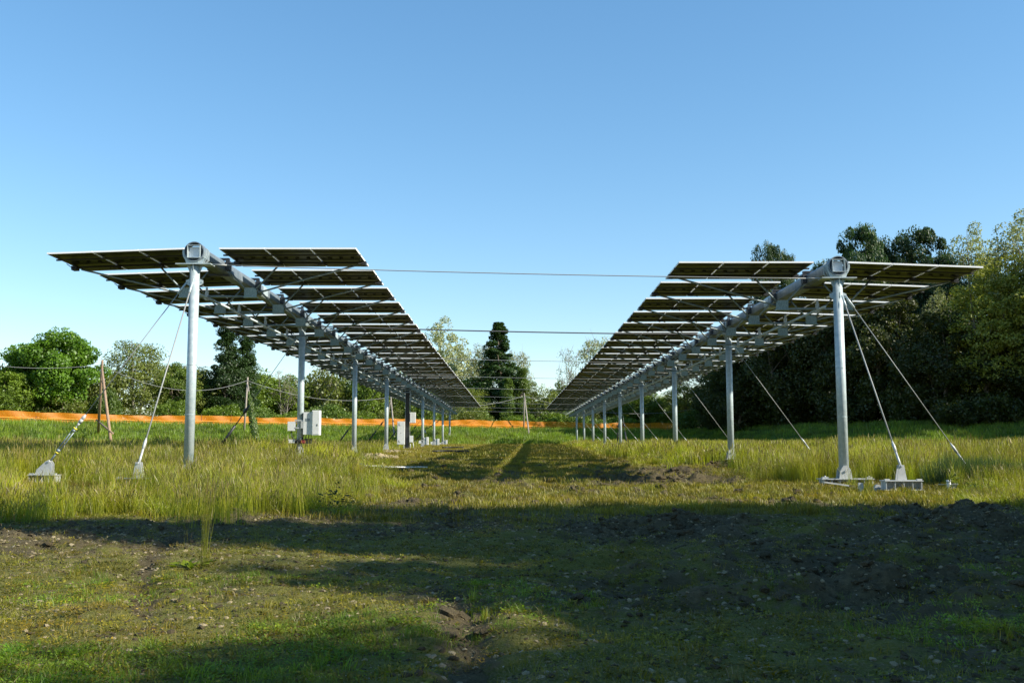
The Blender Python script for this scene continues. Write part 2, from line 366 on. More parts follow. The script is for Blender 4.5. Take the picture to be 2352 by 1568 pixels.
def blades(n, h, w, spread, lean, seg=3, seed_heads=0.0, base_w=1.0, hvar=.35):
    """a tuft of n curved tapered blades; a share of them end in a seed head"""
    V = []; Fq = []; T = []; MI = []
    for i in range(n):
        a = rng.uniform(0, 2 * math.pi); r = spread * math.sqrt(rng.uniform()); bx, by = r * math.cos(a), r * math.sin(a)
        hh = h * (1 - hvar * rng.uniform()); la = rng.uniform(0, 2 * math.pi); ln = lean * rng.uniform(.2, 1.2) * hh
        wa = rng.uniform(0, math.pi); wx, wy = math.cos(wa), math.sin(wa); ww = w * rng.uniform(.6, 1.2)
        head = rng.uniform() < seed_heads; t0 = rng.uniform(0, 1)
        prof = [(0, 1.0), (.4, .85), (.75, .6), (1, .1)] if seg == 3 else [(0, 1.0), (.55, .75), (1, .1)]
        if head: prof = [(0, .7), (.5, .5), (.78, .4), (.86, 1.6), (.95, 1.2), (1, .1)]
        b = len(V)
        for t, k in prof:
            ox = bx + math.cos(la) * ln * t * t; oy = by + math.sin(la) * ln * t * t; z = hh * (t - .12 * (ln / hh) * t * t)
            V.append((ox - wx * ww * k, oy - wy * ww * k, z)); V.append((ox + wx * ww * k, oy + wy * ww * k, z))
            tv = min(1, max(0, .25 * t0 + .75 * t)) ; T += [tv, tv]
        for j in range(len(prof) - 1):
            Fq.append((b + 2 * j, b + 2 * j + 1, b + 2 * j + 3, b + 2 * j + 2)); MI.append(1 if head and j >= 2 else 0)
    return V, Fq, T, MI
def tuft_obj(name, mats, *a, **k):
    V, Fq, T, MI = blades(*a, **k); me = fast_mesh(name, V, Fq, mats, T, MI); return bpy.data.objects.new(name, me)
def leafy(name, m, n, h, spread, size):
    """low broad-leaved weed: short leaves facing up and outward"""
    V = []; Fq = []; T = []
    for i in range(n):
        a = rng.uniform(0, 2 * math.pi); r = spread * math.sqrt(rng.uniform()); z = h * rng.uniform(.15, 1) * (1 - .5 * r / spread)
        c = np.array([r * math.cos(a), r * math.sin(a), z]); u = np.array([math.cos(a + rng.normal(0, .6)), math.sin(a + rng.normal(0, .6)), rng.uniform(-.1, .6)]); u /= np.linalg.norm(u)
        v = np.cross(u, [rng.normal(0, .3), rng.normal(0, .3), 1]); v /= np.linalg.norm(v); s = size * rng.uniform(.5, 1.2); b = len(V)
        V += [c - u * s, c + v * s * .5, c + u * s, c - v * s * .5]; Fq.append((b, b + 1, b + 2, b + 3)); t = rng.uniform(); T += [t] * 4
    return bpy.data.objects.new(name, fast_mesh(name, V, Fq, m, T))
def lump_obj(name, m, sub, rough, flat=.7, seed=0):
    import bmesh
    bm = bmesh.new(); bmesh.ops.create_icosphere(bm, subdivisions=sub, radius=1)
    for v in bm.verts:
        c = v.co.copy(); k = 1 + rough * (math.sin(c.x * 3.1 + seed) * math.cos(c.y * 2.7 + seed * 2) + .6 * math.sin(c.z * 6.3 + c.x * 5 + seed) + .35 * math.sin(c.y * 11 + c.z * 9 + seed * 3))
        v.co = c * k; v.co.z *= flat
    me = bpy.data.meshes.new(name); bm.to_mesh(me); bm.free(); me.materials.append(m)
    return bpy.data.objects.new(name, me)
def scatter(name, variants, x, y, z, rot, scl, label, cat, kind='stuff'):
    c = bpy.data.collections.new(name + '_kinds')
    for v in variants: c.objects.link(v)
    n = len(x); me = bpy.data.meshes.new(name); me.vertices.add(n)
    me.vertices.foreach_set('co', np.stack([x, y, z], 1).ravel().astype(np.float32))
    for nm, ar in (('rot', rot), ('scl', scl)):
        a = me.attributes.new(nm, 'FLOAT_VECTOR', 'POINT'); a.data.foreach_set('vector', np.asarray(ar, np.float32).ravel())
    a = me.attributes.new('pick', 'INT', 'POINT'); a.data.foreach_set('value', rng.integers(0, len(variants), n).astype(np.int32))
    me.update()
    o = bpy.data.objects.new(name, me); col.objects.link(o); tag(o, label, cat, kind=kind)
    g = bpy.data.node_groups.new(name, 'GeometryNodeTree')
    g.interface.new_socket('Geometry', in_out='INPUT', socket_type='NodeSocketGeometry'); g.interface.new_socket('Geometry', in_out='OUTPUT', socket_type='NodeSocketGeometry')
    N = g.nodes; gi = N.new('NodeGroupInput'); go = N.new('NodeGroupOutput'); ip = N.new('GeometryNodeInstanceOnPoints'); ci = N.new('GeometryNodeCollectionInfo')
    ci.inputs[0].default_value = c; ci.inputs['Separate Children'].default_value = True; ci.inputs['Reset Children'].default_value = True
    def na(nm, t):
        q = N.new('GeometryNodeInputNamedAttribute'); q.data_type = t; q.inputs[0].default_value = nm; return [s for s in q.outputs if s.enabled and s.name == 'Attribute'][0]
    er = N.new('FunctionNodeEulerToRotation'); L = g.links
    L.new(gi.outputs[0], ip.inputs['Points']); L.new(ci.outputs[0], ip.inputs['Instance']); ip.inputs['Pick Instance'].default_value = True
    L.new(na('pick', 'INT'), ip.inputs['Instance Index']); L.new(na('rot', 'FLOAT_VECTOR'), er.inputs[0]); L.new(er.outputs[0], ip.inputs['Rotation'])
    L.new(na('scl', 'FLOAT_VECTOR'), ip.inputs['Scale']); L.new(ip.outputs[0], go.inputs[0])
    md = o.modifiers.new('spread', 'NODES'); md.node_group = g
    return o
def sow(n, x0, x1, y0, y1, keep):
    x = rng.uniform(x0, x1, n); y = rng.uniform(y0, y1, n)
    k = (np.abs(x) < .56 * y + 2.5)
    x, y = x[k], y[k]; p = keep(x, y); k = rng.uniform(size=len(x)) < p
    return x[k], y[k]
def plant(name, variants, pts, smin, smax, label, cat, tilt=.08, sink=.01, zmul=None, fine=True):
    x = np.concatenate([p[0] for p in pts]); y = np.concatenate([p[1] for p in pts]); n = len(x)
    z = G(x, y) - sink
    if fine: z = z + Gfine(x, y, soilmask(x, y))
    s = rng.uniform(smin, smax, n); S = np.stack([s, s, s], 1)
    if zmul is not None: S[:, 2] *= zmul(x, y)
    rot = np.stack([rng.normal(0, tilt, n), rng.normal(0, tilt, n), rng.uniform(0, 6.28, n)], 1)
    return scatter(name, variants, x, y, z, rot, S, label, cat)

def tallmask(x, y):
    e = fbm(x * .8, y * .6, 90, 4) * 5.0 - 2.8; y = y + (fbm(x * .9, y * .3, 92, 3) - .5) * 3.0
    t = np.maximum(ss((XL(y) - x + e) / 1.0), ss((x - XR(y) + e) / 1.0)) * (y > 11)
    t = t * np.clip((fbm(x * .8, y * .8, 93, 3) - .28) * 3.2, .12, 1)
    for (a, b, r, h) in MOUNDS: t = t * (1 - np.exp(-(((x - a) / (r * .9)) ** 2 + ((y - b) / (r * 1.3)) ** 2)))
    near_anchor = np.exp(-(((x - 8.2) / 1.6) ** 2 + ((y - 20.3) / 1.3) ** 2)) + np.exp(-(((x + 10.4) / .9) ** 2 + ((y - 21.6) / 1.1) ** 2))
    for ra, hw, y0, y1, k in ((-.455, .95, 14.5, 23.2, .96), (-.372, .6, 15.5, 20.5, .8), (-.322, .5, 17, 23, .6), (.36, 1.75, 14, 23.6, .93)):
        t = t * (1 - k * ss((hw - np.abs(x - ra * y)) / .3) * (y > y0) * (y < y1))
    return np.clip(t * (1 - .95 * near_anchor), 0, 1)
def hgt(x, y):
    return (.45 + 1.1 * fbm(x * .35, y * .35, 95, 3)) * (.40 + .60 * ss((np.maximum(XL(y) - x, x - XR(y)) + .6) / 2.6)) * np.where(x < 0, np.interp(y, [11, 14, 20, 24, 32], [.45, .55, .62, .80, 1.0]), np.interp(y, [12, 17, 20, 23, 30], [.35, .38, .45, .85, 1.0]))
T_near = [tuft_obj('tall_blade_tuft', [G_TALL, G_SEED], 26, .80, .0035, .13, .22, seed_heads=.4) for _ in range(5)]
T_mid = [tuft_obj('mid_blade_tuft', [G_TALL, G_SEED], 22, .80, .008, .24, .22, seg=2, seed_heads=.3) for _ in range(4)]
T_far = [tuft_obj('far_blade_tuft', [G_TALL, G_SEED], 22, .80, .016, .5, .2, seg=2, seed_heads=.25) for _ in range(4)]
plant('tall_grass_near', T_near, [sow(30000, -15, 16, 11, 30, tallmask)], .75, 1.15, 'tall yellow green seeding grass around the near posts', 'grass', zmul=hgt)
plant('tall_grass_middle', T_mid, [sow(42000, -32, 32, 28, 58, lambda x, y: tallmask(x, y) * .75)], .8, 1.15, 'tall yellow green grass along both rows further back', 'grass', zmul=hgt, fine=False)
plant('tall_grass_far', T_far, [sow(30000, -62, 62, 56, 128, lambda x, y: tallmask(x, y) * (y < YF(x) - 20) * .8)], .7, 1.0, 'far tall grass of the open field before the bank', 'grass', zmul=lambda x, y: hgt(x, y) * .85, fine=False)
front = lambda x, y: np.clip((fbm(x * 1.3, y * 1.3, 503, 3) - .40) * 5, 0, 1) * ss((-2.0 - x + (17 - y) * -.25) / .8) * .30 * np.clip(np.minimum(np.abs(x + .455 * y) - .5, np.abs(x + .372 * y) - .3) * 3, .12, 1)
plant('straw_stalk_grass', [tuft_obj('stalk_tuft', [G_TALL, G_SEED], 16, .62, .0024, .11, .16, seed_heads=.7, hvar=.55) for _ in range(4)],
      [sow(4200, -9, -1.5, 12.2, 17.5, front), sow(700, 5.2, 13, 16, 19, lambda x, y: .35 * (np.abs(x - .36 * y) > 1.9))], .7, 1.1, 'fine upright seeding stalks fringing the tall grass toward the viewer', 'grass', tilt=.05)
S1 = [tuft_obj('short_blade_tuft', [G_SHORT], 16, .060, .0022, .06, .55, seg=2, hvar=.7) for _ in range(5)]
S2 = [tuft_obj('short_wide_tuft', [G_SHORT], 18, .11, .006, .16, .5, seg=2, hvar=.7) for _ in range(4)]
W1 = [leafy('clover_weed', G_SHORT, 30, .045, .09, .013) for _ in range(6)]
green = lambda x, y: np.clip(1.15 - 1.25 * soilmask(x, y) + .9 * (fbm(x * 1.3, y * 1.3, 33, 3) - .5), .06, 1)
plant('short_grass_near', S1 + W1, [sow(70000, -9, 9, 3.4, 14.5, lambda x, y: green(x, y) * np.interp(y, [3, 7, 14], [.75, .6, .5]))], .45, 1.15, 'patchy short grass and clover on the foreground soil', 'grass', tilt=.15)
plant('short_grass_corridor', S2, [sow(52000, -13, 13, 13.5, 48, lambda x, y: green(x, y) * (1 - .7 * tallmask(x, y)))], .7, 1.3, 'short grass in the corridor between the panel rows', 'grass', tilt=.15)
plant('short_grass_corridor_far', [tuft_obj('short_far_tuft', [G_SHORT], 20, .17, .013, .4, .4, seg=2, hvar=.6) for _ in range(4)],
      [sow(22000, -12, 10, 47, 122, lambda x, y: 1 - .8 * tallmask(x, y))], .7, 1.3, 'low grass at the far end of the corridor', 'grass', tilt=.1, fine=False)
# denser, taller lush patches close to the lens
lushy = lambda x, y: np.clip((fbm(x * .9 + 7, y * .9, 37, 3) - .46) * 6, 0, 1) * np.interp(y, [3.5, 6, 9], [1, .8, .25]) * (1 - np.clip(soilmask(x, y) * 1.1, 0, .9))
plant('foreground_grass_patches', [tuft_obj('lush_tuft', [G_LUSH], 18, .10, .0022, .06, .6, hvar=.6) for _ in range(3)] + [leafy('feathery_weed', G_LUSH, 60, .08, .10, .012) for _ in range(4)],
      [sow(16000, -6, 6, 3.4, 8, lushy)], .5, 1.0, 'dark green denser grass patches at the bottom of the picture', 'grass', tilt=.15)
# bank and field behind, bright fresh green
bank = lambda x, y: ss((y - (YF(x) - 28)) / 8) * ss((YF(x) + 16 - y) / 4)
plant('bank_grass', [tuft_obj('bank_tuft', [G_LUSH], 24, .55, .02, .55, .35, seg=2, hvar=.6) for _ in range(4)],
      [sow(62000, -95, 95, 60, 166, bank)], .6, 1.25, 'fresh green grass bank in front of and behind the orange fence', 'grass', tilt=.1, fine=False)
plant('broad_weeds', [leafy('dock_weed', G_REED, 110, .42, .22, .035) for _ in range(3)],
      [sow(1300, -14, 15, 14.5, 40, lambda x, y: tallmask(x, y) * (fbm(x * .7, y * .7, 133, 2) > .60) * .9),
       sow(700, -60, 60, 60, 130, lambda x, y: bank(x, y) * (fbm(x * .2, y * .2, 134, 2) > .5))], .5, 1.3, 'dark leafy weeds among the tall grass', 'weeds')
# reed-like dark clump beside the right anchor
def spot(n, cx, cy, rx, ry):
    a = rng.uniform(0, 6.28, n); r = np.sqrt(rng.uniform(size=n)); return cx + rx * r * np.cos(a), cy + ry * r * np.sin(a)
plant('reed_clump', [tuft_obj('reed_tuft', [G_REED], 30, .75, .004, .12, .12) for _ in range(3)], [spot(130, 10.6, 22.6, 1.3, .8), spot(70, 12.1, 21.6, .9, .5)], .8, 1.1,
      'dense dark green reed clump right of the anchors', 'reeds')
# clods, mounds, gravel
clod = [lump_obj('soil_clod', SOIL, 2, .22, .65, i * 1.7) for i in range(5)]
clodp = [lump_obj('dry_clod', SOILP, 2, .22, .65, i * 2.1 + 1) for i in range(4)]
def clods(name, var, pts, smin, smax, label, cat='soil clods', pw=2.2):
    x = np.concatenate([p[0] for p in pts]); y = np.concatenate([p[1] for p in pts]); n = len(x)
    z = G(x, y) + Gfine(x, y, soilmask(x, y)); s = smin + (smax - smin) * rng.uniform(size=n) ** pw
    S = np.stack([s * rng.uniform(.8, 1.3, n), s * rng.uniform(.8, 1.3, n), s * rng.uniform(.7, 1.1, n)], 1)
    return scatter(name, var, x, y, z, rng.uniform(0, 6.28, (n, 3)) * np.array([.08, .08, 1]), S, label, cat)
sm = lambda x, y: np.clip((soilmask(x, y) - .45) * 2.2, 0, 1) * np.clip((fbm(x * 1.1, y * 1.1, 143, 3) - .40) * 5, .03, 1)
ring_pts = [spot(260, LX + .7, 46.4, 1.5, 1.2), spot(200, LX + .5, 58.6, 1.5, 1.4), spot(120, LX + .1, 34.5, 1.1, .9)]
clods('soil_clods', clod, [sow(16000, -2, 9, 4, 19, sm), sow(6000, -9, 1, 5, 14, lambda x, y: sm(x, y) * .7), spot(200, RX - .15, 35.1, .95, .75)],   .010, .065, 'dark torn soil clods over the right foreground')
clods('corridor_clods', clod, [sow(12000, -5, 8, 17, 46, lambda x, y: sm(x, y) * 1.2 + .12)], .02, .12, 'brown soil clods in the sunlit corridor')
clods('mound_clods', clodp, ring_pts, .03, .15, 'pale dry clods heaped round the post feet')
crumb = [lump_obj('soil_crumb', SOIL, 1, .25, .6, i * 1.3) for i in range(4)] + [lump_obj('dry_crumb', SOILP, 1, .25, .55, i * 1.9) for i in range(2)]
clods('soil_crumbs', crumb, [sow(60000, -8, 9, 3.4, 15, lambda x, y: .35 + .65 * soilmask(x, y)), sow(14000, -6, 8, 15, 30, lambda x, y: .2 + .8 * soilmask(x, y))], .005, .024, 'small crumbs of soil and dirt between the short grass', pw=1.8)
def straw_obj(i):
    V, Fq, T, MI = blades(12, .05, .0016, .12, 1.1, seg=2, hvar=.7); V = [(a, b, c * .25 + .004) for a, b, c in V]
    return bpy.data.objects.new('straw_bits', fast_mesh('straw_bits', V, Fq, [STRAW], T))
STRAW = mat('dry_straw', (.20, .16, .075), .8)
plant('dead_straw', [straw_obj(i) for i in range(4)], [sow(26000, -8, 9, 3.4, 15, lambda x, y: .75 * (fbm(x * 1.1, y * 1.1, 411, 3) > .45)), sow(14000, -6, 7, 15, 36, lambda x, y: .6 + 0 * x)], .5, 1.4, 'dead straw litter lying on the soil', 'straw', tilt=.2, sink=-.004)
clods('gravel', [lump_obj('pebble', STONE, 1, .12, .6, i) for i in range(4)], [sow(9000, -8, 9, 3.5, 14, lambda x, y: (.2 + .5 * soilmask(x, y)) * (fbm(x * .8, y * .8, 401, 3) > .47)), sow(800, -4, 6, 14, 26, lambda x, y: .6 + 0 * x)], .003, .017, 'pale pebbles scattered over the foreground soil', 'gravel', pw=3.0)

# ------------------------------------------------------------------ support posts
def post(name, x, y, zt, label, group, mirror=1, cabinet=False):
    zb = g1(x, y)
    t = empty(name, (x, y, zb), label, 'support post', group); H = zt - zb
    s = MB().tube([(0, 0, .10), (0, 0, H - .33)], .112, 28)
    for zz in (1.55, 2.7): s.tube([(0, 0, zz), (0, 0, zz + .012)], .1155, 28)
    s.build('shaft', GALV, t)
    MB().box((0, 0, H - .295), (.30 + .52, .34, .022)).prism([(-.19, H - .31), (.19, H - .31), (.11, H - .50), (-.11, H - .50)], -.008, .008, 'y').prism([(-.16, H - .31), (.16, H - .31), (.112, H - .50), (-.112, H - .50)], -.008, .008, 'x').build('head_plate', GALV, t)
    c = MB()
    prof = [(-.19, -.285), (.19, -.285)]
    for k in range(13):
        a = R(-20 - 0) + (R(220) * k / 12) * -1 if False else R(-15) - 0
    arc = [(.285 * math.cos(R(a)), .285 * math.sin(R(a))) for a in range(10, -41, -10)]
    arc2 = [(-px, pz) for px, pz in reversed(arc)]
    inner = [(.235 * math.cos(R(a)), .235 * math.sin(R(a))) for a in range(190, 351, 16)]
    outline = [(.20, -.283)] + list(reversed(arc)) + [( .235 * math.cos(R(a)), .235 * math.sin(R(a))) for a in range(10, -191, -20)] + list(reversed(arc2)) + [(-.20, -.283)]
    vs = [(px, -.10, H + pz) for px, pz in outline]
    # saddle built as quads between the outer and inner outlines
    no = 21; vo_, vi_ = [], []
    for k in range(no):
        a = R(10 - 200 * k / (no - 1)); ci_, si_ = math.cos(a), math.sin(a)
        rr = .285; ox, oz = rr * ci_, rr * si_
        if abs(ox) < .21 and oz < 0: oz = -.283
        else: oz = max(oz, -.283)
        vo_.append((ox, oz)); vi_.append((.237 * ci_, .237 * si_))
    for y0, y1 in ((-.07, -.05), (.05, .07)):
        V = [(p[0], y0, H + p[1]) for p in vo_] + [(p[0], y0, H + p[1]) for p in vi_] + [(p[0], y1, H + p[1]) for p in vo_] + [(p[0], y1, H + p[1]) for p in vi_]
        Fs = []
        for k in range(no - 1):
            Fs += [(k, k + 1, no + k + 1, no + k), (2 * no + k + 1, 2 * no + k, 3 * no + k, 3 * no + k + 1), (k + 1, k, 2 * no + k, 2 * no + k + 1), (no + k, no + k + 1, 3 * no + k + 1, 3 * no + k)]
        Fs += [(0, no, 3 * no, 2 * no), (no - 1, 3 * no - 1, 4 * no - 1, 2 * no - 1)]
        c.add(V, Fs)
    for k in range(4, 20, 4):
        a = R(10 - 200 * k / (no - 1)); c.tube([(.262 * math.cos(a), -.085, H + .262 * math.sin(a)), (.262 * math.cos(a), .085, H + .262 * math.sin(a))], .011, 6)
    c.build('saddle', GALV, t)
    MB().ring((0, 0, H), .236, .215, -.12, .12, 40).ring((0, 0, H), .215, .19, .06, .10, 40).build('bearing_ring', GALV_B, t)
    b = MB().box((0, 0, .075), (.42, .34, .02)).prism([(-.16, .085), (.16, .085), (.12, .33), (.06, .42), (-.06, .42), (-.12, .33)], -.125, -.105, 'y')
    b.prism([(-.16, .085), (.16, .085), (.12, .33), (.06, .42), (-.06, .42), (-.12, .33)], .115, .135, 'y').tube([(0, -.15, .30), (0, .15, .30)], .028, 12)
    b.build('foot_bracket', ZINC, t)
    for sx in (-1, 1): MB().prism([(sx * .10, H - .62), (sx * .20, H - .66), (sx * .20, H - .74), (sx * .10, H - .80)], -.008, .008, 'y').tube([(sx * .175, -.02, H - .70), (sx * .175, .02, H - .70)], .014, 8).build('cable_lug', GALV, t)
    if mirror > 1: MB().box((0, -.125, H - .70), (.016, .05, .12)).build('cable_lug', GALV, t)
    return t, zb
def front_cap(t, H):
    m = MB(); s = .145
    for (cx_, cz_, dx, dz) in ((0, s, .302, .012), (0, -s, .302, .012), (s, 0, .012, .278), (-s, 0, .012, .278)): m.box((cx_, -.10, H + cz_), (dx, .10, dz))
    o = m.build('square_tube_end', GALV, t)
    MB().box((-.008, -.055, H - .005), (.245, .008, .24)).build('end_plate', PLATEW, o)

PITCHY = 12.0
posts_l, posts_r = [], []
for row, (px_, py_, pz_, nm, lst) in enumerate(((LX, LY0, LZ, 'left', posts_l), (RX, RY0, RZ, 'right', posts_r))):
    for i in range(9):
        lab = f'{ORD[i]} galvanised post from the near end of the {nm} panel row'
        if i == 0: lab = f'nearest tall galvanised post under the round end bearing of the {nm} panel row'
        if i == 8: lab = f'farthest galvanised post at the far end of the {nm} panel row'
        if row == 0 and i == 1: lab = 'second galvanised post of the left row, carrying the large white inverter boxes'
        t, zb = post('support_post', px_, py_ + PITCHY * i, pz_, lab, f'posts of the {nm} panel row', 2 if i in (0, 4) else 1); lst.append((t, zb))
        if i == 0: front_cap(t, pz_ - zb)
    # main beam
    ch = .055; hs = .16
    prof = [(-hs + ch, -hs), (hs - ch, -hs), (hs, -hs + ch), (hs, hs - ch), (hs - ch, hs), (-hs + ch, hs), (-hs, hs - ch), (-hs, -hs + ch)]
    L = PITCHY * 8
    bmr = empty('main_beam', (px_, py_, pz_), f'long faceted galvanised main beam carrying the {nm} panel row', 'beam', 'main beams')
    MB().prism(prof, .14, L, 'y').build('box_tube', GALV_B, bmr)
    fl = MB()
    for k in range(8):
        for dy in (.45, 11.55):
            pr = [(x_ * 1.16, z_ * 1.16) for x_, z_ in prof]; fl.prism(pr, PITCHY * k + dy - .012, PITCHY * k + dy + .012, 'y')
        for dy in (6.0,):
            pr = [(x_ * 1.05, z_ * 1.05) for x_, z_ in prof]; fl.prism(pr, PITCHY * k + dy - .25, PITCHY * k + dy + .25, 'y')
    fl.build('joint_flange', GALV, bmr)
    # long drive rod under the beam
    off = -.30 if row == 0 else .10
    dr = empty('drive_rod', (px_ + off, py_, pz_ - .80), f'long thin linkage rod running under the {nm} main beam', 'linkage rod', 'linkage rods')
    MB().tube([(0, 1.3, .02), (0, L - 1, .02)], .035, 8).build('rod', GALV, dr)
    s0 = None
    for k in range(32):
        if s0 is None: s0 = MB().box((0, 0, .02), (.10, .22, .10)).build('joint_sleeve', ZINC, dr); o = s0
        else: o = s0.copy(); col.objects.link(o); o.parent = dr
        o.location = (0, 1.95 + 3.0 * k, 0)

# ------------------------------------------------------------------ panel units (two wings of three modules on a truss)
MW, MD = 1.075, 2.16
def module_mesh():
    m = MB(); fw = .03; th = .040
    m.box((0, -MD / 2 + .006, 0), (MW, .012, th), 0); m.box((0, MD / 2 - .006, 0), (MW, .012, th), 0)
    for s in (-1, 1): m.box((s * (MW / 2 - .006), 0, 0), (.012, MD - .024, th), 0)
    m.box((0, 0, .010), (MW - .026, MD - .026, .005), 2)
    m.box((0, 0, .0045), (MW - .026, MD - .026, .005), 1)
    return m
def make_unit(droop_side):
    """built round the origin = beam axis"""
    u = empty('solar_panel_unit', (0, 0, 0), 'x', 'solar panels')
    pan = module_mesh(); first = None
    ty = .42
    for side in (-1, 1):
        dr_ = R(-2.1) if side == droop_side else R(0.2)
        rotm = Euler((0, -side * dr_ * -1 if False else side * -dr_ * -1, 0)).to_matrix()
        ang = side * (R(2.1) if side == droop_side else 0.0)     # +ang about y lowers the +x side
        rotm = Matrix.Rotation(ang, 3, 'Y')
        piv = Vector((side * .35, 0, .165))
        def T(v): return piv + rotm @ (Vector(v) - piv)
        for k in range(3):
            c = T((side * (.42 + MW / 2 + k * (MW + .022)), 0, .165))
            if first is None: o = pan.build('solar_panel', [ALU, PBACK, PFRONT], u); first = o
            else: o = first.copy(); col.objects.link(o); o.parent = u
            o.location = c; o.rotation_euler = (0, ang, 0)
            jb = MB()
            for jx in (-.28, 0, .28): jb.box((jx, .02, -.012), (.09, .05, .022))
            jb.tube([(-.28, .02, -.02), (-.15, .08, -.05), (0, .03, -.03)], .006, 5).tube([(.28, .02, -.02), (.40, -.1, -.07), (.5, -.06, -.03)], .006, 5)
            q = jb.build('junction_box', BLACK, o)
        r = MB()
        for yy, hh in ((ty, .05), (-ty - .08, .035)):
            a, b = T((side * .36, yy, .118)), T((side * 3.72, yy, .118)); mid = (a + b) / 2
            r.box(mid, ((b - a).length, .045, hh), 0, rotm)
        r.build('mounting_rail', DARKM, u)
        for k in (1, 2):
            p = T((side * (.42 + k * (MW + .022) - .011), ty, .095)); o = MB().box(p, (.16, .16, .07), 0, rotm).build('rail_clamp', DARKM, u)
            MB().tube([p + Vector((-.12, -.1, -.03)), p + Vector((-.05, -.3, -.10)), p + Vector((.08, -.42, -.04)), p + Vector((.16, -.15, -.09)), p + Vector((.10, .05, -.02))], .010, 5).build('panel_cable', BLACK, o)
        p = T((side * 3.66, ty, .09)); o = MB().box(p, (.13, .2, .10), 0, rotm).build('end_bracket', DARKM, u)
        MB().tube([p + Vector((0, -.1, 0)), p + Vector((-side * .1, -.35, -.07)), p + Vector((0, -.5, .02))], .010, 5).build('panel_cable', BLACK, o)
        MB().box(T((side * .46, ty, .09)), (.14, .18, .10), 0, rotm).build('end_bracket', DARKM, u)
        gz = -.66; gxx = side * .80
        MB().prism([(side * .66, gz - .10), (side * .98, gz - .10), (side * .98, gz + .06), (side * .92, gz + .13), (side * .66, gz + .13)], ty - .05, ty - .042, 'y').box((side * .82, ty - .02, gz - .115), (.34, .13, .03)).build('gusset_plate', GALV_D, u)
        e = T((side * 3.50, ty, .06))
        MB().tube([(side * .93, ty, gz - .01), e], .024, 8).build('long_brace', GALV_SHADE, u)
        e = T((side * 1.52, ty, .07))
        MB().tube([(side * .90, ty, gz + .05), e], .024, 8).build('short_brace', GALV_SHADE, u)
        MB().tube([(side * .72, ty, gz + .05), (side * .20, ty, -.04)], .024, 8).build('inner_brace', GALV_SHADE, u)
    MB().tube([(-.72, ty, -.75), (.72, ty, -.75)], .032, 10).build('lower_chord', GALV_SHADE, u)
    MB().box((-.28 * droop_side * -1 * -1 if False else (-.29 if droop_side < 0 else .09), ty, -.73), (.07, .10, .24)).box(((-.29 if droop_side < 0 else .09), ty - .03, -.60), (.05, .03, .16)).build('linkage_bracket', ZINC, u)
    MB().box((-.23, ty, .03), (.10, .20, .24)).box((.23, ty, .03), (.10, .20, .24)).box((0, ty, -.205), (.5, .12, .05)).box((0, ty, .205), (.5, .12, .05)).build('hinge_block', DARKM, u)
    MB().tube([(-.44, ty, .10), (-.24, ty, .10)], .04, 8).tube([(.24, ty, .10), (.44, ty, .10)], .04, 8).build('pivot_tube', GALV_SHADE, u)
    return u
for row, (px_, py_, pz_, nm, ds) in enumerate(((LX, LY0, LZ, 'left', -1), (RX, RY0, RZ, 'right', 1))):
    proto = make_unit(ds)
    for k in range(32):
        u = proto if k == 0 else copy_tree(proto, None, skip=(('junction_box', 'panel_cable') + (('rail_clamp', 'end_bracket') if k > 19 else ()) if k > 7 else ()))
        u.location = (px_, py_ + 1.5 + 3.0 * k, pz_)
        u.rotation_euler = (R(-1.35 + rnd.uniform(-.35, .35)) if k > 0 else R(-.9), 0, 0)
        lab = f'{ORD[k]} pair of panel wings from the near end of the {nm} row'
        if k == 0: lab = f'nearest pair of dark solar panel wings at the front of the {nm} row'
        if k == 31: lab = f'farthest pair of solar panel wings closing the {nm} row'
        tag(u, lab, 'solar panels', f'solar panel units of the {nm} row')

# ------------------------------------------------------------------ cables between rows, guys, anchors
def sag(a, b, s, n=14):
    return [a.lerp(b, t / n) + Vector((0, 0, -s * 4 * (t / n) * (1 - t / n))) for t in range(n + 1)]
for i in range(9):
    a = Vector((LX + .38, LY0 + PITCHY * i, LZ - .29)); b = Vector((RX - .38, RY0 + PITCHY * i, RZ - .29))
    t = empty('cross_cable', a, f'{ORD[i]} thin cable from the near end stretched between the two panel rows', 'cable', 'cables strung between the two rows')
    if i == 1: t['label'] = 'second, darker and thicker cable strung between the two rows with a wire bundle'
    pts = [p - a for p in sag(a, b, .05)]
    r = .011 if i != 1 else .022
    MB().tube(pts, r, 6).build('wire', ROPE if i != 1 else ROPED, t)
    e = MB(); e.tube([pts[0], pts[1] * .35], .02, 6); e.tube([pts[-1], pts[-1].lerp(pts[-2], .35)], .02, 6); e.build('end_clamp', ROPE, t)

